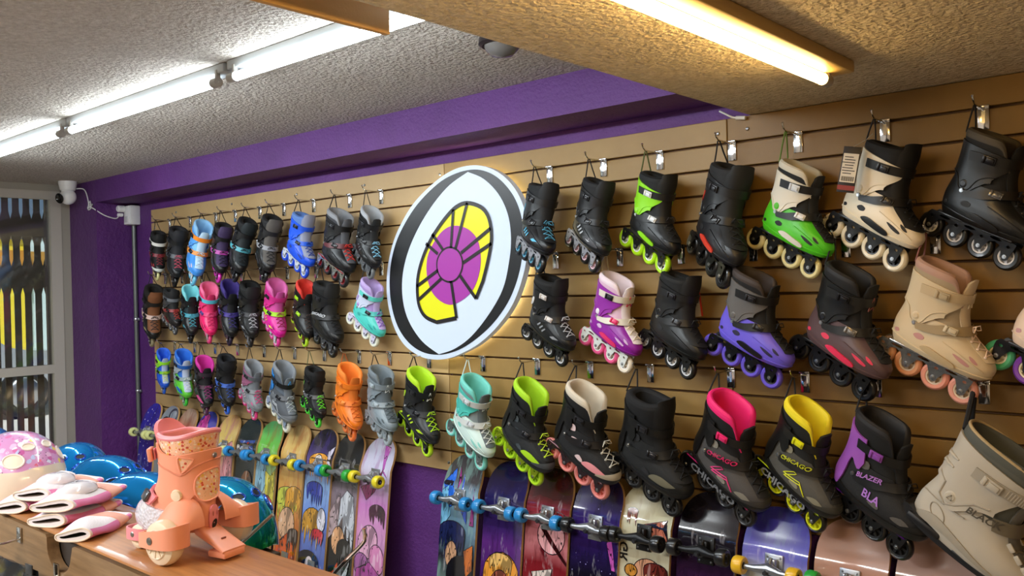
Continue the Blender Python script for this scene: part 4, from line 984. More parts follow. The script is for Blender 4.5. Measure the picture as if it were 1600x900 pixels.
for kid, pose in POSE.items():
    d, lab = SK[kid]
    d = dict(d)
    sk = make_skate(pose[:7], d, ROWK[kid[0]], lab, 'chrome hook holding the ' + lab.split(' in the ')[0].split(', ')[0], pose[7])
    if kid == 'A15':
        tag_t = thing('price_tag', 'black edged white paper price tag hanging on the cream white skate', 'price tag', (-.805, -.155, 1.835), (0, radians(11), radians(6)))
        cardm = obj('card', MB().rbox((0, 0, -.04), (.044, .0015, .118), .0006), pm('1d1514', .5), tag_t)
        obj('printed_label', MB().box((0, -.0012, -.036), (.038, .0008, .074)), pm('ddd6c8', .6), tag_t)
        lines = MB()
        for i in range(7): lines.box((-.004 + .003 * (i % 2), -.0018, -.008 - .007 * i), (.022 + .005 * (i % 3), .0004, .0022))
        for i in range(12): lines.box((-.015 + .0027 * i, -.0018, -.064), (.0012 + .0006 * (i % 2), .0004, .012))
        obj('print', lines.mesh('print', 0), pm('2a2624', .6), tag_t)
        obj('red_band', MB().box((0, -.0012, -.087), (.043, .0008, .012)), pm('8a2420', .5), tag_t)
        obj('string', MB().tube([(0, 0, .018), (.02, .03, .04), (.03, .05, .06)], .001, 5), pm('d8d0c0', .7), tag_t)
    if kid == 'B13':
        rt_ = thing('price_tag', 'red edged white price tag behind the black skate with white ringed wheels', 'price tag', (-1.335, -.03, 1.475), (0, radians(-8), radians(-10)))
        obj('card', MB().rbox((0, 0, -.03), (.035, .0015, .075), .0006), pm('c8bfae', .6), rt_)
        obj('red_edge', MB().box((.016, -.0012, -.03), (.006, .0012, .075)), pm('c8301c', .5), rt_)

# grey boot without wheels, bottom right
def grey_boot():
    B = BOOT_BIG; x, y, z, s, p = -.628, -.17, .806, .985, 34
    ax = -.545
    Mx = skate_matrix(x, y, z, s, p, 4, 0); loc, rot, _ = Mx.decompose()
    t = thing('skate_boot', 'large plain grey hard skate boot with black sole and no wheels', 'skate boot', loc, rot.to_euler()); t.scale = (s,) * 3
    GB = pm('b8b0a2', .42); GB2 = pm('a0988a', .45); GBD = pm('6e6656', .5)
    sh = obj('shell', g_shell(B, .150, .212, .232), GB, t)
    obj('sole_ridge', g_patches(B, [[(-.10, .115), (-.06, .135), (0, .128), (.08, .112), (.15, .104), (.155, .098), (.08, .103), (-.02, .112), (-.09, .104)]], .0045, .004), GB2, sh)
    def ringp(cx, cz, a, b, tt):
        return [(cx + a * cos(q) * cos(tt) - b * sin(q) * sin(tt), cz + a * cos(q) * sin(tt) + b * sin(q) * cos(tt)) for q in [2 * pi * k / 20 for k in range(20)]]
    obj('oval_relief', MB().tube([B.side(a, b, .001) for a, b in ringp(-.062, .142, .026, .014, -.5)], .0016, 6, closed=True), GB2, sh)
    cf = obj('cuff', g_cuff(B, 62, 40, .222, .05, .318, .022, .0075, .0045, 112), GB, t)
    obj('cuff_relief', MB().tube([B.side(a, b, .008) for a, b in ((-.118, .245), (-.105, .232), (-.085, .222), (-.082, .19), (-.06, .176), (-.04, .19), (-.01, .222), (.02, .232))], .0025, 6), GB2, cf)
    for zz in (.262, .285): obj('cuff_rib', MB().tube([B.side(a, zz + .1 * (a + .1), .0085) for a in (-.122, -.112, -.1, -.088)], [.002, .005, .005, .002], 8), GB, cf)
    pv = obj('pivot_bolt', g_disc(B, -.056, .200, .0155, .008), pm('c0b8a8', .35), cf)
    c = B.side(-.056, .200, .0125)
    obj('triangle_emblem', MB().tube([c + Vector((-.006, 0, -.005)), c + Vector((.007, 0, -.005)), c + Vector((0, 0, .007))], .001, 5, closed=True), pm('5a5348', .5), pv)
    obj('liner', g_liner(B, .03, .012, .007), [pm('55564f', .7), pm('4e504a', .75)], t)
    obj('collar_trim', MB().tube([B.P(ang(k / 40), .352 + .012 * (1 - cos(ang(k / 40))) / 2 - .03 * exp(-(wrapd(ang(k / 40)) / 34) ** 2), -.002) for k in range(40)], .004, 8, closed=True), pm('b09a72', .6), t)
    obj('tongue', g_tongue(B, .31, 30, .0), pm('66625a', .6), t)
    ts = obj('top_strap', g_strap(B, lambda d_: .292 + .004 * cos(radians(d_)), lambda d_: .026, -104, 104, .0125, .004), GB2, t)
    obj('buckle', g_buckle(B, -84, .292, .0155, .046, .024), GB, ts)
    ra = MB()
    for k in range(12):
        Mf = frame_at(B, -66 + k * 4, .294, .0128); ra.box((0, 0, 0), (.002, .0022, .02), Mf)
    obj('ratchet_teeth', ra, GB, ts)
    ms = obj('ankle_strap', g_strap(B, lambda d_: ZA(d_) + .014, lambda d_: .031 - .006 * smoothstep(40, 80, abs(d_)), -62, 62, .0125, .004), GBD, t)
    obj('lettering', text_on(MB(), 'BLACK', .024, lambda a, b: B.side(min(-.014 + a * .95, B.raw(0, .20 + b).x - .002), .198 + b + .10 * a, .0165), .0006).mesh('lettering', 0), pm('4a443a', .5), ms)
    obj('strap_cable', MB().tube([B.side(a, b, .004) for a, b in ((-.118, .165), (-.08, .169), (-.03, .175), (-.008, .178))], .0016, 6), GB2, ms)
    obj('laces', g_lace(B, .150, .176, 3, .021, True, .0026), pm('6f6350', .7), t)
    for zz in (.152, .164, .178):
        a = B.ysolve(.03, zz)
        for s_ in (-1, 1): obj('lace_guide', MB().rbox((0, 0, 0), (.022, .006, .012), .003, 2, Matrix.Translation(B.P(s_ * a, zz, .004)) @ Matrix.Rotation(.5, 4, 'Y')), GB, t)
    sl = MB(); sl.prism(catmull([(-.128, .112), (-.128, .094), (-.10, .082), (-.04, .074), (.06, .074), (.14, .084), (.172, .094), (.16, .092), (.06, .086), (-.04, .088)], 4), (), lambda a, b: (a, -.037, b), lambda a, b: (a, .037, b))
    sl.rbox((-.07, 0, .094), (.09, .094, .018), .006); sl.rbox((.08, 0, .090), (.14, .096, .012), .005)
    obj('sole_plate', sl, pm('17171a', .45), t)
    inv = Mx.inverted(); hz = groove(10); hp = inv @ Vector((ax, -.088, hz + .002))
    a_, b_ = B.P(radians(165), .345, .002), B.P(radians(195), .345, .002)
    obj('hanging_loop', MB().tube([a_, hp + Vector((0, .004, 0)), hp - Vector((0, .004, 0)), b_], .006, 6), pm('17171a', .8), t)
    hk = thing('display_hook', 'chrome slatwall hook holding the large plain grey boot', 'hook', (ax, 0, hz), (0, 0, 0), 'chrome hooks in the slatwall')
    obj('plate', MESHES['hookplate'], CHROME, hk); obj('prong', MESHES['prong'], CHROME, hk)
grey_boot()
# ------------------------------------------------------------------ skateboards leaning against the wall
DL = .80
def deck_curve(v):
    """centre line (y, z) of a board standing on its tail; y>0 is toward the wall"""
    k = radians(15); a, b = .14, .66
    if v < a: return ((a - v) * sin(k) * smoothstep(0, .03, a - v), a - (a - v) * cos(k))
    if v > b: return ((v - b) * sin(k) * smoothstep(0, .03, v - b), b + (v - b) * cos(k))
    return (0., v)
def deck_w(v, hw=.1):
    e = min(v, DL - v); R_ = .105
    return hw if e >= R_ else max(.0008, hw * (1 - (1 - e / R_) ** 2.3) ** (1 / 2.3))
def deck_pt(u, v, off=0., hw=.1):
    y, z = deck_curve(v); return Vector((u * deck_w(v, hw), y - .006 * u * u * smoothstep(0, .1, min(v, DL - v)) - off, z))
VV = [DL * (.5 - .5 * cos(pi * i / 48)) * 1. for i in range(49)]
def g_deck(hw=.1):
    mb = MB(); T = .010; nu = 10; r = []
    for off in (0., -T):
        i = mb.addv([deck_pt(-1 + 2 * k / nu, v, off, hw) for v in VV for k in range(nu + 1)]); r.append(i)
    U = nu + 1
    for j in range(len(VV) - 1):
        for k in range(nu):
            q = [j * U + k, j * U + k + 1, (j + 1) * U + k + 1, (j + 1) * U + k]
            mb.face([r[0] + i for i in q], 0); mb.face([r[1] + i for i in q[::-1]], 2)
        for k in (0, nu):
            a, b = j * U + k, (j + 1) * U + k; mb.face((r[0] + a, r[0] + b, r[1] + b, r[1] + a), 1)
    for j in (0, len(VV) - 1):
        for k in range(nu):
            a, b = j * U + k, j * U + k + 1; mb.face((r[0] + a, r[0] + b, r[1] + b, r[1] + a), 1)
    return mb
def g_truck():
    mb = MB()
    mb.rbox((0, -.004, 0), (.056, .006, .082), .002)
    mb.rbox((0, -.016, .016), (.03, .022, .03), .006)
    mb.lathe([(.0005, 0), (.011, 0), (.013, -.004), (.013, -.014), (.011, -.018), (.0005, -.018)], 14, 'Y', (0, -.018, -.004))
    pts = [(-.066, -.05, .0), (-.04, -.048, 0), (-.015, -.042, .002), (0, -.038, .004), (.015, -.042, .002), (.04, -.048, 0), (.066, -.05, 0)]
    mb.tube(pts, [.0085, .0095, .014, .017, .014, .0095, .0085], 12)
    mb.tube([(0, -.036, .006), (0, -.02, .03)], [.012, .007], 10)
    mb.tube([(-.099, -.05, 0), (.099, -.05, 0)], .004, 10)
    return mb
def g_kingpin(): return MB().lathe([(.0005, -.062), (.006, -.062), (.0085, -.058), (.0085, -.044), (.013, -.042), (.013, -.03)], 6, 'Y', (0, 0, -.006))
def g_bwheel(): return MB().lathe([(.010, -.012), (.0125, -.015), (.019, -.017), (.0235, -.0155), (.026, -.011), (.0265, 0), (.026, .011), (.0235, .0155), (.019, .017), (.0125, .015), (.010, .012), (.010, -.012)], 28, 'X')
def g_bear(): return MB().lathe([(.0005, -.0155), (.0042, -.0155), (.005, -.0125), (.0103, -.0125), (.0103, .0125), (.005, .0125), (.0042, .0155), (.0005, .0155)], 16, 'X')
EDGE = pm('c49a62', .5); GRIP = pm('141415', .9)
def art(name, stops, warp=.03, sc=9, spots=None, streak=None, blotch=None):
    t = NT(name, .13, 0, 1.)
    sep = t.n('ShaderNodeSeparateXYZ'); t.l(t.tc.outputs['Object'], sep.inputs[0])
    v = t.math('SUBTRACT', 1., t.math('MULTIPLY', sep.outputs['Z'], 1 / DL))
    n = t.noise(sc, 4, .6)
    vv = t.math('ADD', v, t.math('MULTIPLY', t.math('SUBTRACT', n, .5), warp * 2))
    c = t.ramp(vv, stops)
    if blotch:
        for col, s_, th in blotch:
            nz = t.noise(s_, 3, .55); c = t.mix(t.ramp(nz, [(th - .02, 0.), (th + .02, 1.)]), c, col)
    if streak is None and warp > .025: pass
    if streak:
        col, s_, th = streak; mp = t.n('ShaderNodeMapping'); t.l(t.tc.outputs['Object'], mp.inputs['Vector']); mp.inputs['Scale'].default_value = (s_, 1, s_ * .22); mp.inputs['Rotation'].default_value = (0, .4, 0)
        nz = t.noise(1, 3, .6, mp.outputs['Vector']); c = t.mix(t.ramp(nz, [(th - .015, 0.), (th + .015, 1.)]), c, col)
    if warp > .025:
        mp = t.n('ShaderNodeMapping'); t.l(t.tc.outputs['Object'], mp.inputs['Vector']); mp.inputs['Scale'].default_value = (22, 1, 6); mp.inputs['Rotation'].default_value = (0, -.4, 0)
        nz = t.noise(1, 4, .6, mp.outputs['Vector']); c = t.mix(t.math('MULTIPLY', t.ramp(nz, [(.52, 0.), (.60, 1.)]), .45), c, stops[-1][1]); c = t.mix(t.math('MULTIPLY', t.ramp(nz, [(.36, 1.), (.42, 0.)]), .25), c, 'e8e4ea')
    if spots:
        col, s_, th = spots; vo = t.voro(s_); c = t.mix(t.ramp(vo, [(th, 1.), (th + .04, 0.)]), c, col)
    t.col(c); return t.m
def burst(cx, cv, n, r0, r1, sq=1., seed=1, a0=0., a1=360.):
    """a tuft: rounded on top, curved locks of uneven length hanging below"""
    rd = random.Random(seed); P = []; W_ = r1 * .92; n = max(3, n)
    for k in range(9):
        a = pi - pi * k / 8; P.append((cx + W_ * cos(a), cv - r0 * 1.05 * sin(a) * sq))
    lean_ = rd.uniform(-.4, .4)
    for k in range(n):
        f0 = 1 - 2 * k / n; f1 = 1 - 2 * (k + 1) / n; L_ = (r1 * rd.uniform(.55, 1.45)) * sq
        tip = (cx + W_ * ((f0 + f1) / 2 + lean_ / n * 2.5), cv + L_)
        a_, b_ = (cx + W_ * f0, cv + .1 * r0), (cx + W_ * f1, cv + .1 * r0)
        for q in (.35, .7): P.append((a_[0] + (tip[0] - a_[0]) * q ** 1.6, a_[1] + (tip[1] - a_[1]) * q))
        P.append(tip)
        for q in (.7, .35): P.append((b_[0] + (tip[0] - b_[0]) * q ** 1.6, b_[1] + (tip[1] - b_[1]) * q))
    return P
def ellp(cx, cv, a, b, n=22, tt=0.): return [(cx + a * cos(q) * cos(tt) - b * sin(q) * sin(tt), cv + a * cos(q) * sin(tt) + b * sin(q) * cos(tt)) for q in [2 * pi * k / n for k in range(n)]]
def spike(pts): return pts
# name, x of the top centre, graphic material, wheel colour, truck colour, printed shapes [(colour, polygon (x, distance from top))], label
BW = pm('161618', .35); TRK = pm('aeb1b6', .3, .85); TRK_K = pm('1a1a1c', .4, .3)
def fanp(x0, d0, pts): return [(x0 + a, d0 + b) for a, b in pts]
PSH = {}
def pshape(col):
    if col in PSH: return PSH[col]
    t = NT('printed colour', .14, 0, 1.); mp = t.n('ShaderNodeMapping'); t.l(t.tc.outputs['Object'], mp.inputs['Vector']); mp.inputs['Scale'].default_value = (26, 1, 7); mp.inputs['Rotation'].default_value = (0, .35, 0)
    a = t.noise(1, 2, .5, mp.outputs['Vector']); b = t.noise(14, 2)
    v = [int(col[i:i + 2], 16) for i in (0, 2, 4)]; dkc = ''.join('%02x' % int(k * .66) for k in v); ltc = ''.join('%02x' % int(k + (255 - k) * .35) for k in v)
    c = t.mix(t.ramp(a, [(.56, 0.), (.58, 1.)]), col, dkc); c = t.mix(t.ramp(a, [(.36, 1.), (.38, 0.)]), c, ltc)
    l_ = t.math('ABSOLUTE', t.math('SUBTRACT', a, .5)); c = t.mix(t.ramp(l_, [(.006, 1.), (.012, 0.)]), c, ''.join('%02x' % int(k * .3) for k in v))
    t.col(c); PSH[col] = t.m; return t.m
DECKS = [
 ('E1', -4.86, art('ultramarine speckled', [(0, '2a2aa8'), (.4, '1c1c86'), (1, '14145a')], spots=('d8daf2', 34, .12)), 'dfe29a', TRK, [], 'deep blue skateboard with white speckles and pale yellow wheels, leftmost against the wall'),
 ('E2', -4.66, art('grey graphic', [(0, '8c949c'), (.5, '788088'), (1, '5c646c')], .02), 'dfe29a', TRK, [('4a525a', ellp(.03, .055, .05, .04)), ('98a2aa', ellp(.034, .055, .04, .031)), ('2a2e34', burst(-.04, .09, 5, .018, .04, 1.2, 3)), ('2a2e34', ellp(-.03, .16, .05, .02, 20, .5)), ('8c949c', ellp(-.03, .163, .04, .012, 20, .5))], 'grey skateboard with dark swirl graphic, second against the wall from the left'),
 ('E3', -4.46, art('red orange graphic', [(0, 'b89a84'), (.09, 'a87a60'), (.16, 'd0563a'), (.3, 'd8482a'), (1, '7a2418')], .06, 7), 'e0e2a8', TRK, [], 'red orange skateboard with marbled tan nose, behind the pink roller skate'),
 ('E4', -4.25, art('magenta blue graphic', [(0, '3a36b8'), (.3, '302aa8'), (1, '1a1a6a')], .02), 'dfe29a', TRK, [('c83a98', [(-.1, .06), (-.02, .012), (.01, .1), (.0, .3), (-.1, .3)]), ('f0e02a', ellp(.008, .135, .026, .05, 20, .25)), ('c83a98', burst(-.03, .03, 4, .012, .03, 1, 5))], 'magenta and blue skateboard with a yellow oval, above the pink roller skate'),
 ('E5', -4.035, art('yellow tan graphic', [(0, 'cfa66a'), (.12, 'd8b868'), (.24, 'd8bc5a'), (.34, 'd89a8a'), (.5, 'd87aa0'), (1, 'b05080')], .04, 6), 'dfe29a', TRK, [('dd8a90', [(-.005, .16), (.075, .13), (.098, .2), (.098, .4), (-.02, .4)]), ('ead0d8', [(.02, .36), (.05, .34), (.04, .38), (.07, .4), (.03, .42)])], 'yellow tan skateboard with a pink lower corner, right of the pink roller skate'),
 ('E6', -3.838, art('black graphic', [(0, '2c332f'), (.2, '1d2220'), (1, '14110f')], .02), '2a8ad0', TRK, [('2a4a9c', [(-.07, .12), (.075, .105), (.075, .165), (-.07, .17)]), ('1d2220', [(-.055, .135), (.06, .122), (.06, .135), (-.055, .146)]), ('c83a3a', [(.0, .125), (.018, .122), (.022, .16), (.004, .163)]), ('d8d0c8', burst(-.072, .15, 5, .006, .014, 1.4, 2)), ('7a4a2a', ellp(.03, .31, .05, .05))], 'black skateboard with a blue and red lettering band and blue wheels'),
 ('E7', -3.656, art('green graphic', [(0, '5aa868'), (.15, '6fc04a'), (.3, '9ac878'), (.42, 'a8b8a0'), (1, '8a4a2a')], .07, 6), '2a8ad0', TRK, [('8ab8d0', ellp(-.05, .27, .06, .09)), ('d8c83a', [(.0, .24), (.05, .26), (.1, .22), (.1, .45), (.02, .42)]), ('c8402a', burst(.01, .42, 8, .06, .11, 1.1, 8)), ('e8c83a', ellp(.03, .45, .05, .06))], 'green and yellow skateboard with red flame shapes and blue wheels'),
 ('E8', -3.44, art('gold graphic', [(0, 'cbb077'), (.15, 'd8b46a'), (.32, 'd0a050'), (.45, 'd08a3a'), (1, 'b04a1a')], .05, 5), 'e4d22a', TRK, [('c8cc4a', burst(-.02, .34, 9, .05, .1, .9, 4)), ('e0a030', burst(.04, .33, 8, .04, .085, 1.1, 6)), ('e0b08a', ellp(-.01, .46, .065, .075)), ('d85a1e', [(-.08, .56), (.0, .5), (.08, .56), (.09, .75), (-.09, .75)]), ('3a2418', burst(.06, .5, 6, .02, .06, 1.4, 9))], 'gold skateboard with orange and yellow shapes and yellow wheels'),
 ('E9', -3.235, art('dark comic graphic', [(0, '26262c'), (.1, '2a2430'), (.2, '6a5a9a'), (.3, '8ab0e0'), (.5, '6a8ad8'), (1, '4a3a7a')], .04, 8), '2a8ad0', TRK, [('e8a03a', burst(.0, .15, 9, .045, .085, .8, 2)), ('f0e4d8', ellp(-.01, .155, .03, .034)), ('d8d0e4', [(.05, .1), (.098, .07), (.098, .16), (.06, .15)]), ('2a3a9c', burst(-.02, .27, 7, .03, .065, .9, 5)), ('c8902a', burst(-.02, .42, 8, .045, .08, 1.3, 7)), ('e8e4f0', ellp(.05, .4, .035, .05)), ('c82a3a', burst(.03, .46, 5, .02, .05, .8, 1)), ('1a1424', burst(-.03, .6, 9, .05, .09, 1, 3)), ('e8d8d8', ellp(-.02, .61, .03, .04))], 'black topped skateboard with orange and blue comic style shapes and blue wheels'),
 ('E10', -3.045, art('black and silver graphic', [(0, '2e2d2c'), (.26, '24221f'), (.33, '8a7a88'), (.45, '6a5a5a'), (.6, '1d1a1a'), (1, '141212')], .05, 7), '2aa03a', TRK, [('c8ccd6', [(-.02, .29), (.02, .25), (.07, .27), (.095, .38), (.085, .52), (.06, .40), (.05, .50), (.03, .38), (.015, .47), (.0, .36), (-.03, .42)]), ('b09aa0', [(-.09, .36), (-.03, .27), (-.03, .42), (-.09, .47)]), ('e0a87a', ellp(-.02, .47, .045, .06)), ('1d1a1a', burst(.03, .5, 7, .03, .06, 1.4, 4)), ('d8542a', [(-.07, .62), (-.01, .56), (.0, .66), (-.06, .72)]), ('c8ccd0', [(.02, .62), (.08, .54), (.05, .66), (.09, .7), (.03, .74)])], 'black skateboard with silver streaks and green wheels, second from the purple gap'),
 ('E11', -2.845, art('white and violet graphic', [(0, 'c4c8dc'), (.18, 'c8c4dc'), (.26, 'b89ac0'), (.36, 'c87ac0'), (.6, 'd8a0c8'), (1, '9a5a9a')], .04, 8, blotch=[('b04aa8', 9, .66)]), 'e4d22a', TRK, [('b05ab0', [(.02, .03), (.06, .04), (.05, .1), (.075, .16), (.04, .14), (.03, .09)]), ('8a3060', [(-.09, .22), (-.02, .19), (.03, .15), (.05, .13), (.03, .18), (.0, .23), (-.05, .27)]), ('4a2038', burst(.03, .31, 6, .035, .06, .8, 6)), ('e0a8c8', ellp(-.02, .44, .06, .07, 22, .5)), ('d884b8', ellp(.05, .5, .05, .06, 22, -.6)), ('a0609c', ellp(-.05, .54, .05, .045, 22, .9)), ('b04a9c', [(-.08, .56), (.0, .52), (.08, .56), (.09, .75), (-.09, .75)])], 'white and violet skateboard with pink lower graphic and yellow wheels, beside the purple gap'),
 ('D1', -2.345, art('charcoal nose graphic', [(0, '3c3a3e'), (.13, '4a4648'), (.2, '8ab0c8'), (.3, '6a90a8'), (.5, '22222c'), (.8, 'a8c8c0'), (1, '8ab0a8')], .05, 8), '2a86c8', TRK, [('2a6ad8', [(-.098, .12), (-.05, .06), (-.015, .19), (-.04, .2), (-.098, .24)]), ('7ac0e8', [(-.098, .15), (-.06, .12), (-.05, .24), (-.098, .3)]), ('a03a8c', [(-.03, .05), (-.01, .1), (.0, .2), (-.025, .15)]), ('2a52c8', [(.0, .075), (.04, .21), (.04, .26), (-.005, .2)]), ('a03a8c', [(.075, .12), (.085, .26), (.06, .26)]), ('1c2450', burst(-.03, .3, 9, .035, .075, 1.1, 3)), ('c89a78', ellp(-.03, .385, .03, .05)), ('16161e', burst(.03, .45, 9, .05, .085, 1.3, 7)), ('c86a2a', [(.04, .36), (.09, .33), (.095, .42), (.06, .45)]), ('dfe4e4', burst(.04, .5, 7, .006, .06, 1, 2)), ('cfd8d8', [(-.09, .48), (-.05, .52), (-.02, .6), (-.09, .66)])], 'grey skateboard with blue spikes and blue wheels, first right of the purple gap'),
 ('D2', -2.12, art('midnight violet graphic', [(0, '1c1640'), (.2, '241c52'), (.3, '3a2468'), (.38, '5a2a78'), (.6, '3a1a5a'), (1, '1c1030')], .04, 8), '2a86c8', TRK, [('e89a3a', burst(.005, .41, 13, .06, .097, 1.25, 11)), ('f0c070', burst(.0, .36, 9, .03, .06, .8, 3)), ('a85a4a', ellp(.0, .46, .05, .065)), ('5a2a5a', [(-.06, .56), (.0, .52), (.06, .56), (.07, .75), (-.07, .75)])], 'dark violet skateboard with a big orange shape below and blue wheels'),
 ('D3', -1.915, art('black and red graphic', [(0, '1d1316'), (.13, '3a1a1e'), (.2, '8a2a34'), (.32, 'c87a80'), (.42, '7a1c24'), (.7, 'a03038'), (1, '5a1418')], .04, 8, blotch=[('5a141c', 7, .62)]), '2a86c8', TRK, [('e8a8ac', ellp(.02, .235, .062, .06)), ('7a1820', burst(.02, .16, 8, .02, .065, .6, 2)), ('3a1014', [(-.02, .2), (.03, .25), (.1, .31), (.095, .32), (.02, .265), (-.03, .215)]), ('e8d8d0', [(-.06, .37), (.03, .345), (.025, .385), (-.05, .4)]), ('d89a2a', [(.02, .4), (.05, .42), (.03, .48), (.04, .54), (.015, .5), (.02, .44)]), ('e8b0b0', [(.05, .45), (.095, .42), (.095, .6), (.04, .56)]), ('c8a04a', ellp(-.06, .53, .03, .02))], 'black and red skateboard with pale pink patch and blue wheels'),
 ('D4', -1.71, art('navy violet starry graphic', [(0, '2a2452'), (.12, '2c2658'), (.25, '3a2270'), (.34, '241848'), (.42, '141020'), (.7, '2a1850'), (1, '141020')], .05, 8, spots=('b8b0f0', 48, .07)), '19191b', TRK, [('c85ab8', [(.06, .16), (.09, .3), (.075, .3), (.05, .22)]), ('0f0c18', burst(.0, .44, 11, .07, .099, 1.2, 5)), ('4a2a80', [(-.02, .52), (.02, .5), (.03, .62), (-.02, .6)]), ('9a5ac8', burst(-.095, .4, 4, .01, .03, 2, 3))], 'navy violet skateboard with sparkles, silver truck and black wheels'),
 ('D5', -1.52, art('cream graphic', [(0, 'c9c4a4'), (.3, 'cfcab0'), (.6, 'c4b898'), (1, 'b0a080')], .03, 6, blotch=[('b8a888', 8, .64)]), '161618', TRK_K, [('b86a54', [(-.02, .14), (.08, .11), (.09, .17), (.05, .19), (.0, .2)]), ('8a4a3c', burst(-.055, .1, 5, .006, .02, 1.6, 2)), ('d8a080', ellp(.02, .28, .055, .04)), ('6a2a24', burst(.05, .27, 7, .03, .05, .7, 8)), ('c88a3a', ellp(-.045, .285, .022, .018)), ('7a2c22', burst(.02, .42, 8, .045, .07, .9, 4)), ('d8a888', ellp(.005, .44, .035, .045))], 'cream skateboard with red brown patches, black truck and black wheels'),
 ('D6', -1.30, art('black purple graphic', [(0, '26222a'), (.2, '1c1820'), (.34, '3a1c44'), (.5, '2a1234'), (1, '140a1a')], .04, 7), '1d1c1d', TRK_K, [('e8e0e8', ellp(-.06, .2, .003, .003, 8))], 'plain black purple skateboard with black truck and large black wheels'),
 ('D7', -1.085, art('blue white cloud graphic', [(0, '4a48b8'), (.13, '4640b0'), (.19, '7a78c8'), (.24, 'c8d0d8'), (.34, 'bccad8'), (.5, '8aa0d0'), (1, '5a68b0')], .035, 7), 'e8b82a', TRK, [], 'violet blue skateboard fading to pale cloud with yellow wheels'),
 ('D8', -.87, art('plain salmon pink', [(0, 'b98e7c'), (1, 'b98674')], .02), '2aa03a', TRK, [], 'plain salmon pink skateboard, left of the two pink ones'),
 ('D9', -.655, art('plain rose pink', [(0, 'b59289'), (1, 'b08a80')], .02), '2aa03a', TRK, [], 'plain rose pink skateboard at the far right below the grey boot'),
]
for kid, X, mat, wcol, tcol, shapes, lab in DECKS:
    lean = radians(7)
    ytop, ztop = deck_curve(DL); zt = .868 if kid[0] == 'D' else .885
    if kid in ('D7', 'D8', 'D9'): zt = .855
    by = -.012 - (ytop * cos(lean) + ztop * sin(lean)); bz = zt - (ztop * cos(lean) - ytop * sin(lean))
    t = thing('skateboard', lab, 'skateboard', (X, by, bz), (-lean, 0, radians(-3)), 'skateboards leaning along the wall')
    dk = obj('deck', cached('deck', g_deck), [mat, EDGE, GRIP], t)
    off = .0006
    for col, P in shapes:
        def clampx(x, v): w_ = deck_w(v) * .985; return max(-1, min(1, x / max(w_, 1e-4))) * .985
        cx_, cv_ = sum(p[0] for p in P) / len(P), sum(p[1] for p in P) / len(P); rr = max(hypot(p[0] - cx_, p[1] - cv_) for p in P); ks = 1 + .0035 / max(rr, .01)
        mb = MB().prism([(cx_ + (p[0] - cx_) * ks, cv_ + (p[1] - cv_) * ks) for p in P], (), lambda x, dd: deck_pt(clampx(x, DL - dd), DL - dd, off), None, .02, 1)
        mb.prism(P, (), lambda x, dd: deck_pt(clampx(x, DL - dd), DL - dd, off + .0002), None, .02)
        obj('printed_shape', mb, [pshape(col), pm('1c1620', .14, coat=1.)], dk); off += .0005
    if kid == 'D5':
        obj('lettering', text_on(MB(), 'GR', .045, lambda a, b: deck_pt((-.062 - b) / .1, DL - .20 - a, .0022), .001).mesh('t', 0), pm('1d1a18', .3), dk)
    for vv_, flip in ((.625, 0), (.175, 1)):
        yy, zz = deck_curve(vv_)
        tr = obj('truck', cached('truck', g_truck), tcol, t, (0, yy, zz), (0, pi if flip else 0, 0))
        for bx in (-.02, .02):
            for bz_ in (-.032, .032): obj('mounting_bolt', cached('mbolt', lambda: MB().lathe([(.0005, -.0085), (.0032, -.0082), (.004, -.006)], 8, 'Y')), STEEL, tr, (bx, 0, bz_))
        obj('kingpin_nut', cached('kingpin', g_kingpin), pm('5a5c60', .3, .8), tr)
        for sx in (-.083, .083):
            wo = obj('wheel', cached('bwheel', g_bwheel), pm(wcol, .3, coat=.3), tr, (sx, -.05, 0))
            obj('bearing', cached('bear', g_bear), pm('3a3b3e', .3, .7), wo)
# ------------------------------------------------------------------ counter with drawers
ct = thing('display_counter', 'brown wood topped counter with cut handle drawers in the lower left foreground', 'counter', (-2.4, -1.59, FLOOR_Z))
def cbox(c, d, r=.002): return MB().rbox((c[0] + 2.4, c[1] + 1.59, c[2] - FLOOR_Z), d, r)
obj('counter_top', cbox((-2.25, -1.5805, 1.01725), (3.3, .201, .0055), .0012), WOOD, ct)
obj('carcass', cbox((-2.25, -1.569, .5425), (3.28, .172, .925)), pm('2a1f16', .7), ct)
def drawer(x0, x1, n0, n1):
    z1, z0 = 1.009, .70
    P = [(x0, z0), (x1, z0), (x1, z1)]
    if n0 is not None:
        P += [(n1 + .006, z1), (n1 - .004, z1 - .004)] + [(n1 - .012 - (n1 - n0 - .016) * (1 - cos(a)) / 2, z1 - .012 - .056 * sin(a) ** .8) for a in [pi * k / 14 for k in range(1, 14)]] + [(n0 + .004, z1 - .006), (n0 - .002, z1)]
    P += [(x0, z1)]
    f = lambda yy: (lambda x, z: (x + 2.4, yy + 1.59, z - FLOOR_Z))
    return MB().prism(P, (), f(-1.683), f(-1.6585))
DRP = drawer(-2.62, -1.02, -1.985, -1.845)
d1 = obj('drawer', DRP.mesh('drawer', 30), WOOD_F, ct)
obj('drawer', drawer(-3.85, -2.625, None, None).mesh('drawer', 30), WOOD_F, ct)
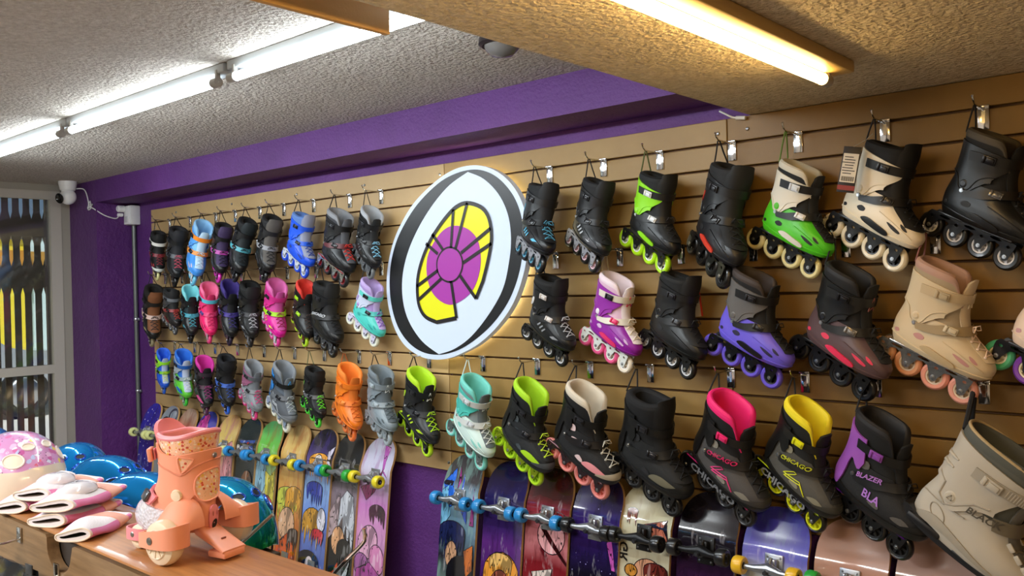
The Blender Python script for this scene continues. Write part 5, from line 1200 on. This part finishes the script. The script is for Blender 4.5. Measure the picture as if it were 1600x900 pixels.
# packs hanging in front of the drawer
def pack(x, z, w_, h_, label, hx, dz=0.):
    t = thing('accessory_pack', label, 'pack', (x, -1.738, z), (0, 0, radians(4)))
    def f(s):
        def g(u, v):
            a = 2 * u - 1; b = 2 * v - 1; th_ = .016 * max(0, 1 - a ** 4) * max(0, 1 - b ** 4)
            return (w_ / 2 * a + .004 * sin(9 * v), s * (th_ + .003 * sin(14 * u + 9 * v) * (1 - a * a)) - .0, -h_ * v)
        return g
    body = obj('bag', MB().slab(f(1), f(-1), 16, 16), pm('1b1c1f', .2, coat=.4, bump=.06, bscale=40), t)
    obj('red_panel', MB().rbox((-w_ * .34, -.0185, -h_ * .45), (w_ * .26, .002, h_ * .6), .001), pm('d24a34', .35), t)
    obj('white_mark', MB().prism(ellp(w_ * .16, -h_ * .16, w_ * .05, w_ * .03, 16, .5), (), lambda a, b: (a, -.0195, b), None), pm('e8e8e8', .4), t)
    obj('hang_tab', MB().rbox((hx - x, 0, .006), (.03, .003, .03), .001), pm('2a2c30', .3), t)
    hk = thing('display_hook', 'chrome hook on the drawer front holding the ' + label.split(' hanging')[0].split(' with')[0], 'hook', (hx, -1.683, z + .016 + dz), (0, 0, 0), 'chrome hooks on the drawer front')
    obj('plate', MB().rbox((0, -.003, .010), (.022, .004, .034), .001), CHROME, hk)
    obj('prong', MB().tube([(0, -.003, 0), (0, -.035, -.002), (0, -.058, 0), (0, -.066, .010)], .0026, 8), CHROME, hk)
pack(-2.045, .958, .28, .2, 'black glossy plastic accessory pack with red panel hanging on the drawer front', -2.13)
pack(-1.915, .950, .09, .12, 'small dark accessory pack hanging below the drawer cut out', -1.925, -.034)
# chrome rods behind the counter
tag(obj('display_rod', MB().tube([(-1.66, -1.478, .96), (-1.64, -1.45, .975), (-1.535, -1.42, 1.062), (-1.53, -1.418, 1.066)], .0034, 8), pm('d8d4cc', .25, .6)), 'straight pale metal rod rising behind the counter beside the blue green helmet', 'rod')
tag(obj('display_rod', MB().tube(catmull([(-1.36, -1.478, .945), (-1.335, -1.45, .965), (-1.28, -1.435, 1.02), (-1.243, -1.42, 1.058), (-1.238, -1.418, 1.07), (-1.240, -1.418, 1.086)], 5, False), .0036, 8), CHROME), 'bent chrome rod rising behind the counter in front of the violet skateboards', 'rod')

# ------------------------------------------------------------------ helmets
sf = thing('display_shelf', 'dark low shelf behind the counter carrying the blue helmets', 'shelf', (-2.75, -1.35, FLOOR_Z))
obj('board', MB().rbox((0, 0, .81), (1.95, .22, .02), .002), pm('3a2c20', .6), sf)
for sx in (-.9, .9): obj('leg', MB().box((sx, 0, .4), (.03, .2, .8)), pm('2a2018', .6), sf)
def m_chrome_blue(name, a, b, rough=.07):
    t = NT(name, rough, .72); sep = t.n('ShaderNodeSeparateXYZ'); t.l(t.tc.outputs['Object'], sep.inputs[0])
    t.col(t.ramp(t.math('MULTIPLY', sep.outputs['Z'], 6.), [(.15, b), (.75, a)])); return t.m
def helmet(label, loc, rz, shell_m, s=1., band=None, rx=0.):
    a, b, c = .130 * s, .105 * s, .150 * s
    t = thing('helmet', label, 'helmet', loc, (rx, 0, rz), 'skate helmets')
    def H(th, ph, o=0.):                                          # ph 0 = crown .. 1 = rim
        q = ph * pi * .5; e = .86
        r_ = sin(q) ** e; zz = cos(q) ** .92
        p = Vector((a * r_ * cos(th), b * r_ * sin(th), c * zz)); n = Vector((p.x / a ** 2, p.y / b ** 2, p.z / c ** 2)).normalized(); return p + n * o
    def rim(th): return 1.0 - .13 * smoothstep(25, 10, min(wrapd(th), 60)) - .10 * smoothstep(45, 20, abs(wrapd(th) - 90)) * 0 - .16 * smoothstep(140, 165, wrapd(th)) * .3
    def fo(u, v): th = ang(u); return H(th, max(.012, rim(th) * v))
    def fi(u, v): th = ang(u); return H(th, max(.012, rim(th) * v), -.012 * s)
    mats = [shell_m] + ([band] if band else [])
    mb = MB().slab(fo, fi, 64, 22, True)
    if band:
        for i in range(64 * 22):
            if i // 64 >= 16: mb.mi[i] = 1
    sh = obj('shell', mb, mats, t)
    ins = obj('lining', _lining(H, rim, s), pm('0e0e10', .8), t)
    rm = pm('4a7cff', .12, .8) if not band else pm('e8d8d0', .4)
    for th, ph, ra, rb in ((90, .68, .026, .020), (-90, .68, .026, .020), (44, .60, .024, .017), (-44, .60, .024, .017), (136, .60, .024, .017), (-136, .60, .024, .017), (20, .40, .016, .010), (-20, .40, .016, .010), (160, .42, .016, .010), (-160, .42, .016, .010)):
        T0 = radians(th); e = .02
        p = H(T0, ph); tu = (H(T0 + e, ph) - H(T0 - e, ph)).normalized(); tv = (H(T0, ph + e) - H(T0, ph - e)).normalized(); n = tu.cross(tv)
        if n.dot(p) < 0: n = -n
        def onv(x, y, o):
            q = p + tu * x + tv * y; q = q * 1.0
            k = sqrt((q.x / a) ** 2 + (q.y / b) ** 2 + (max(q.z, 0) / c) ** 2)
            dth = x / (p - Vector((0, 0, p.z))).length; dph = y / (tv * 1).length / (c * 1.35)
            return H(T0 + dth * (1 if tu.dot(Vector((-sin(T0), cos(T0), 0))) > 0 else -1), ph + dph, o)
        E_ = ellp(0, 0, ra * s, rb * s, 24)
        vt = obj('vent', MB().prism(E_, (), lambda x, y: onv(x, y, .0008), None, .008), pm('060608', .6) if not band else pm('e8dcc8', .6), sh)
        obj('vent_rim', MB().tube([onv(x, y, .001) for x, y in E_], .0022 * s, 8, closed=True), rm, vt)
    return t
def _lining(H, rim, s):
    mb = MB(); mb.grid(lambda u, v: H(ang(u), max(.012, rim(ang(u)) * v * .99), -.0135 * s), 48, 16, True); return mb
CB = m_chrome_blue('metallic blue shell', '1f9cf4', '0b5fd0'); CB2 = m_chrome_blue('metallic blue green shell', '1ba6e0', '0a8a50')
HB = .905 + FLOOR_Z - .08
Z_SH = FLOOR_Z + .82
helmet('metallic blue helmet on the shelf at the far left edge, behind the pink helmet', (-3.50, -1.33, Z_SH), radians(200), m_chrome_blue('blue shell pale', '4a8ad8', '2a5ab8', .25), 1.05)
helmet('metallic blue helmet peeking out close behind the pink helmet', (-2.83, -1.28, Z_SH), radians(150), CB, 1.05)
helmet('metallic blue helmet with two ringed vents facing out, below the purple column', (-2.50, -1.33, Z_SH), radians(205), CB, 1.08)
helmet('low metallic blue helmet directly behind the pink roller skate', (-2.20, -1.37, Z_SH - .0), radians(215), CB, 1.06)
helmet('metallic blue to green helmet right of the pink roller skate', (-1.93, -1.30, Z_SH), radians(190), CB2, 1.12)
def m_print(name, base, cols, scale, dots):
    t = NT(name, .3, 0, .8); cc = t.voro(scale, 'F1', out='Color'); s_ = t.n('ShaderNodeSeparateColor'); t.l(cc, s_.inputs[0])
    stops = [(i / len(cols), c) for i, c in enumerate(cols)]
    blob = t.ramp(s_.outputs[0], stops, 'CONSTANT'); d_ = t.voro(scale, 'F1'); n_ = t.noise(scale * 2.2, 2)
    f = t.ramp(t.math('ADD', d_, t.math('MULTIPLY', t.math('SUBTRACT', n_, .5), .5)), [(.42, 1.), (.46, 0.)]); c = t.mix(f, base, blob)
    d2 = t.voro(scale * 1.7, 'F1'); c = t.mix(t.ramp(d2, [(.13, 1.), (.16, 0.)]), c, dots); t.col(c); return t.m
helmet('pink patterned child helmet with cream lower band on the counter at the left edge', (-2.43, -1.585, 1.02), radians(195), m_print('pink patterned shell', 'c98fc0', ['d8dcf0', 'd85a78', 'e0b8d8', 'b8c4ec', 'e8d04a', 'd070a8', 'dfe0ee', 'c060a0'], 62, '3a2a4a'), 1.03, pm('dcd0bc', .25, coat=.8))

# ------------------------------------------------------------------ protective pads on the counter
PINK = pm('d678a8', .6, bump=.15, bscale=300); PADW = pm('dcd6da', .7, bump=.2, bscale=300); PEACH = pm('e0a08c', .6); CLEAR = pm('e4e2ea', .12, coat=1.)
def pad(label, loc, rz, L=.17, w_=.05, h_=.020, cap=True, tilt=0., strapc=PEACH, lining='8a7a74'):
    t = thing('protective_pad', label, 'protective pad', loc, (tilt, 0, rz), 'folded protective pads on the counter')
    def sec(k):
        def g(u, v):
            th = ang(u); bul = 1 + .10 * sin(pi * v) + .05 * sin(7 * v + 3 * u * 0)
            ww = (w_ * bul * (1 - .05 * v)) * k[0]; hh = (h_ * (1 + .15 * sin(pi * v) + .18 * sin(9 * v + 3 * cos(th)))) * k[1]
            return (math.copysign(abs(cos(th)) ** .8, cos(th)) * ww, L * (v - .5), h_ + math.copysign(abs(sin(th)) ** .9, sin(th)) * hh + .004 * sin(5 * v + 2 * cos(th)))
        return g
    sl = obj('sleeve', MB().slab(sec((1, 1)), sec((.74, .30)), 36, 14, True), PADW, t)
    obj('inner_lining', _grid(sec((.73, .29))), pm(lining, .9), sl)  # shade inside the opening is put into the lining colour
    def band(a0, a1):
        def f(k):
            def g(u, v):
                q = a0 + (a1 - a0) * u; x, y, z = sec((1, 1))(q, .03 + .94 * v); c = Vector((0, y, h_)); p = Vector((x, y, z)); return c + (p - c) * k
            return g
        return MB().slab(f(1.03), f(.99), 8, 14)
    obj('side_band', band(-.12, .10), PINK, sl); obj('side_band', band(.40, .60), PINK, sl)
    obj('strap', MB().slab(lambda u, v: Vector(sec((1.06, 1.10))(u, .66 + .22 * v)), lambda u, v: Vector(sec((1.0, 1.0))(u, .66 + .22 * v)), 36, 2, True), strapc, t)
    obj('hem', MB().tube([sec((.97, .9))(k / 36, 0) for k in range(36)], .0018, 8, closed=True), pm('e2d2c2', .7), sl)
    if cap:
        cp = obj('cap', _cap(w_, L, h_), CLEAR, t)
        for q in (-.02, .012): obj('cap_ridge', MB().tube([(x, q + .25 * abs(x), h_ * 2.02 + .0215 * sqrt(max(0, 1 - (x / (w_ * .66)) ** 2)) * .92) for x in [w_ * .5 * (k / 5 - 1) for k in range(11)]], .0018, 6), CLEAR, cp)
    return t
def _grid(fn):
    mb = MB(); mb.grid(fn, 36, 14, True); return mb
def _cap(w_, L, h_):
    mb = MB(); mb.grid(lambda u, v: (w_ * .66 * sin(max(.02, v) * pi / 2) ** .8 * cos(ang(u)), -.012 + L * .30 * sin(max(.02, v) * pi / 2) ** .8 * sin(ang(u)), h_ * 2.02 + .022 * cos(v * pi / 2)), 36, 10, True); return mb
CT = 1.0205
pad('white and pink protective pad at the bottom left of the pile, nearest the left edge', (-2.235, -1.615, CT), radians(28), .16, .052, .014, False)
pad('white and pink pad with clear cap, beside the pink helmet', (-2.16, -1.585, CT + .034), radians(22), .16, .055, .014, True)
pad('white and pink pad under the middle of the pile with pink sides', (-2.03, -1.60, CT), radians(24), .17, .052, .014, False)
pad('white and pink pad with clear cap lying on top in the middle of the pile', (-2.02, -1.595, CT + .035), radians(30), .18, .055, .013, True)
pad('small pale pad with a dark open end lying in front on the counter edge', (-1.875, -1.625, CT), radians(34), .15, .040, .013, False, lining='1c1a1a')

# ------------------------------------------------------------------ pink quad skate on the counter
QB = Boot(tables=([.044, .055, .070, .085, .100, .115, .135, .160, .190, .220, .262], [.100, .110, .113, .106, .088, .062, .040, .026, .022, .026, .034], [-.078, -.088, -.093, -.094, -.093, -.090, -.086, -.084, -.086, -.090, -.095], [.040, .046, .048, .048, .047, .046, .046, .048, .051, .053, .054]), k=(.15, .09))
CORAL = pm('f0a084', .42); PK = pm('ea909a', .4); CREAM = pm('eadcc4', .3, coat=.4)
PRINT = m_print('small animal free floral print', 'f2c0a0', ['f0b43a', 'f4e4d4', 'd8583a', 'f2c0a0', 'e8d0b8', 'f0c860', 'c84a3a', 'f6e8dc'], 150, '5a2a2a')
qs = thing('roller_skate', 'pink coral child roller skate with patterned lining standing on the counter', 'roller skate', (-1.610, -1.572, 1.0205), (0, 0, radians(191))); qs.scale = (.93,) * 3
def zq(th, a, b, c): d_ = wrapd(th); return a + (b - a) * smoothstep(15, 45, d_) + (c - b) * smoothstep(90, 150, d_)
sh = MB()
sh.slab(lambda u, v: QB.P(ang(u), .046 + (zq(ang(u), .085, .125, .15) - .046) * v), lambda u, v: QB.P(ang(u), .046 + (zq(ang(u), .085, .125, .15) - .046) * v, -.003), 56, 18, True)
cidx = sh.addv([(0, 0, .046)]); rg = sh.addv([QB.P(ang(k / 56), .046) for k in range(56)])
for k in range(56): sh.face((cidx, rg + (k + 1) % 56, rg + k))
shell = obj('shell', sh, CORAL, qs)
def tcov(o):
    def g(u, v): a = radians(112) * (2 * u - 1); return QB.P(a, .050 + (.112 - .022 * abs(2 * u - 1) - .050) * v, o)
    return g
tm = NT('clear honeycomb toe', .2, 0, 1.); tm.b.inputs['Base Color'].default_value = (*lin('dcdcea'), 1); tm.bump(tm.voro(140, 'F1'), .8, .004)
obj('toe_cover', MB().slab(tcov(.008), tcov(.001), 28, 12), tm.m, qs)
lnr = MB(); lnr.grid(lambda u, v: QB.P(ang(u), .10 + (.247 - .012 * exp(-(wrapd(ang(u)) / 40) ** 2) + .006 * cos(2 * ang(u)) - .10) * v, -.003 + .004 * smoothstep(.6, 1, v)), 48, 20, True)
ln_ = obj('liner', lnr, PRINT, qs)
lz = lambda th: .247 - .012 * exp(-(wrapd(th) / 40) ** 2) + .006 * cos(2 * th)
obj('liner_rim', MB().tube([QB.P(ang(k / 48), lz(ang(k / 48)), -.002) for k in range(48)], .0058, 8, closed=True), PK, ln_)
inn = MB(); inn.grid(lambda u, v: QB.P(ang(u), lz(ang(u)) - (lz(ang(u)) - .17) * v, -.008), 40, 6, True); c0 = inn.addv([(-.03, 0, .17)]); bb = len(inn.v) - 41
for k in range(40): inn.face((c0, bb + k, bb + (k + 1) % 40))
obj('inner_lining', inn, pm('d88a88', .7), ln_)
def tong(o):
    def g(u, v):
        a = radians(46) * (2 * u - 1); z = .10 + .172 * v - .03 * smoothstep(.6, 1, v) * (2 * u - 1) ** 2; p = QB.P(a, min(z, .255), o + .004 * (1 - (2 * u - 1) ** 2)); p.z += max(0, z - .255); p.x += .01 * smoothstep(.2, .28, z); return p
    return g
obj('tongue', MB().slab(tong(.002), tong(-.006), 16, 22), PK, qs)
def qc(o):
    def g(u, v):
        e = radians(50 - 14 * v); th = e + (2 * pi - 2 * e) * u; a = wrapd(th)
        zb = .128 - .034 * exp(-((a - 108) / 26) ** 2) + .01 * smoothstep(130, 175, a) - .012 * smoothstep(150, 178, a); zt = .212 + .016 * (1 - smoothstep(40, 100, a)) + .004 * cos(2 * th) ; return QB.P(th, zb + (zt - zb) * v, o)
    return g
cuff = obj('cuff', MB().slab(qc(.0065), qc(.0015), 56, 14), CORAL, qs)
def backwin(poly, o, sgn=1):   # polygon in (degrees round the boot, z)
    return [(QB.P(radians(a), z, o)) for a, z in poly]
W1 = catmull([(150, .126), (148, .145), (154, .163), (172, .174), (200, .176), (208, .165), (208, .135), (200, .120), (178, .112), (160, .114)], 4)
W2 = catmull([(116, .205), (120, .180), (126, .176), (146, .198), (140, .203), (128, .205)], 3)
for Wp in (W1, W2):
    wn = obj('window_lining', MB().prism(Wp, (), lambda a, z: QB.P(radians(a), z, .0072), None), PRINT, cuff)
    obj('window_rim', MB().tube(backwin(Wp, .0074), .0022, 6, closed=True), CORAL, wn)
obj('cuff_seam', MB().tube(backwin(catmull([(60, .190), (90, .180), (120, .170), (150, .186), (180, .194), (210, .194)], 5, False), .0068), .0020, 6), pm('d98a70', .5), cuff)
obj('ankle_rivet', MB().merge(MB().lathe([(.0003, .005), (.011, .004), (.0125, 0), (.0125, -.006)], 22, 'Y'), frame_at(QB, 112, .128, .0075)), pm('ece0c8', .35), cuff)
obj('small_rivet', MB().merge(MB().lathe([(.0003, .004), (.005, .003), (.006, 0), (.006, -.004)], 16, 'Y'), frame_at(QB, 188, .2035, .007)), STEEL, cuff)
tst = MB().slab(lambda u, v: QB.P(radians(-52 + 104 * u), .196 + .022 * v, .013), lambda u, v: QB.P(radians(-52 + 104 * u), .196 + .022 * v, .010), 20, 2)
obj('top_strap', tst, PK, qs)
obj('strap_tab', MB().rbox((0, 0, 0), (.040, .009, .028), .003, 2, frame_at(QB, 42, .208, .019)), CORAL, qs)
ist = obj('instep_strap', MB().slab(lambda u, v: QB.P(radians(-80 + 160 * u), .112 + .020 * v - .012 * abs(2 * u - 1), .012), lambda u, v: QB.P(radians(-80 + 160 * u), .112 + .020 * v - .012 * abs(2 * u - 1), .006), 28, 3), PK, qs)
obj('buckle', MB().rbox((0, 0, 0), (.03, .008, .022), .003, 2, frame_at(QB, 58, .112, .016)), pm('5a5c60', .3, .7), ist)
# wheels: two large outboard at the back, two small at the front
def qwheel(r, w_, dome):
    return MB().lathe([(.0004, -w_ * .5), (r * .55, -w_ * .5), (r * .72, -w_ * .46), (r * .92, -w_ * .34), (r, -w_ * .12), (r, w_ * .12), (r * .92, w_ * .34), (r * .72, w_ * .46), (r * .55, w_ * .5), (.0004, w_ * .5)], 40, 'Y')
for sy in (-1, 1):
    cx, cy, r = -.062, sy * .090, .045
    wh = obj('rear_wheel', qwheel(r, .040, 1), CREAM, qs, (cx, cy, r))
    hb = MB()
    for k in range(9):
        R_ = Matrix.Rotation(2 * pi * k / 9, 4, 'Y'); hb.box((.017, sy * .0205, 0), (.018, .002, .005), R_)
    hb.lathe([(.0004, sy * .023), (.006, sy * .0225), (.008, sy * .0195)], 16, 'Y'); hb.lathe([(.026, sy * .0195), (.028, sy * .0215), (.030, sy * .0195)], 28, 'Y')
    obj('hub', hb, pm('e2d2bc', .35), wh)
    def ring(o):
        def g(u, v):
            th = ang(u); c_, s_ = cos(th), sin(th); a, b = .052 + o, .030 + o
            return (cx + a * math.copysign(abs(c_) ** .75, c_), cy + b * math.copysign(abs(s_) ** .75, s_), .040 + .034 * v + .012 * c_ * (-1) * v)
        return g
    fn = obj('wheel_fork', MB().slab(ring(.004), ring(0), 48, 4, True), CORAL, qs)
    def shoulder(u, v):
        # rounded arm from the shell side out over the wheel
        th = pi * u; k = v
        yy = sy * (.026 + .056 * k); rad_x = .054 - .010 * k; rad_z = .056 - .024 * k * k; zc_ = .070; xc_ = -.050 - .013 * k
        return (xc_ - rad_x * cos(th), yy, zc_ + rad_z * sin(th) * (1 - .55 * k * k))
    sh_ = MB(); sh_.slab(shoulder, lambda u, v: tuple(Vector(shoulder(u, v)) - Vector((0, 0, .004))), 20, 8)
    obj('wheel_arm', sh_, CORAL, qs)
    obj('axle_bolt', MB().lathe([(.0004, sy * .0375), (.0045, sy * .0370), (.0075, sy * .0355), (.0075, sy * .03)], 14, 'Y', (cx, cy, .056)), pm('7c7a76', .3, .8), fn)
    fx, fy, rf = .082, sy * .036, .026
    fw_ = obj('front_wheel', qwheel(rf, .026, 1), CREAM, qs, (fx, fy, rf))
    obj('hub', MB().lathe([(.0004, sy * .0155), (.004, sy * .015), (.006, sy * .013)], 14, 'Y'), pm('8c8a86', .3, .8), fw_)
    def ring2(o):
        def g(u, v):
            th = ang(u); c_, s_ = cos(th), sin(th); return (fx + (.031 + o) * math.copysign(abs(c_) ** .75, c_), fy + (.019 + o) * math.copysign(abs(s_) ** .75, s_), .022 + .024 * v)
        return g
    f2 = obj('wheel_fork', MB().slab(ring2(.003), ring2(0), 36, 3, True), PK, qs)
    obj('axle_bolt', MB().lathe([(.0004, sy * .024), (.004, sy * .0235), (.006, sy * .022), (.006, sy * .018)], 12, 'Y', (fx, fy, .034)), pm('8a8a88', .3, .8), f2)
bk = MB()
def brake(u, v):
    xs = -.070 - .088 * v; w_ = .024 + .006 * v; top = .068 - .046 * v; bot = .040 - .024 * v
    th = ang(u); c_, s_ = cos(th), sin(th)
    return (xs, w_ * math.copysign(abs(c_) ** .5, c_), (top + bot) / 2 + (top - bot) / 2 * math.copysign(abs(s_) ** .5, s_) + .0)
b0, U_ = bk.grid(brake, 24, 8, True)
bk.face([b0 + 8 * U_ + k for k in range(24)])
br = obj('heel_brake', bk, CORAL, qs)
pd = MB(); pd.rbox((-.135, 0, .012), (.050, .054, .014), .004, 2); obj('brake_pad', pd, CORAL, br)
obj('brake_slot', MB().rbox((-.128, .0, .0385), (.003, .012, .004), .001, 1, Matrix.Rotation(radians(0), 4, 'Y')), pm('8a5040', .4), br)
lt = MB().prism(ellp(0, 0, .011, .025, 24), (), lambda x, z: QB.P(radians(184) + x / .05, .077 + z, .0062), lambda x, z: QB.P(radians(184) + x / .05, .077 + z, .001), .006)
lch = obj('latch', lt, PK, qs)
obj('latch_slot', MB().prism(ellp(0, -.012, .0055, .009, 16), (), lambda x, z: QB.P(radians(184) + x / .05, .077 + z, .0068), None), pm('1d1412', .6), lch)
for q in (-.0045, .0035): obj('latch_mark', MB().prism(ellp(q, .008, .0009, .005, 10), (), lambda x, z: QB.P(radians(184) + x / .05, .077 + z, .0068), None), pm('a85a50', .5), lch)
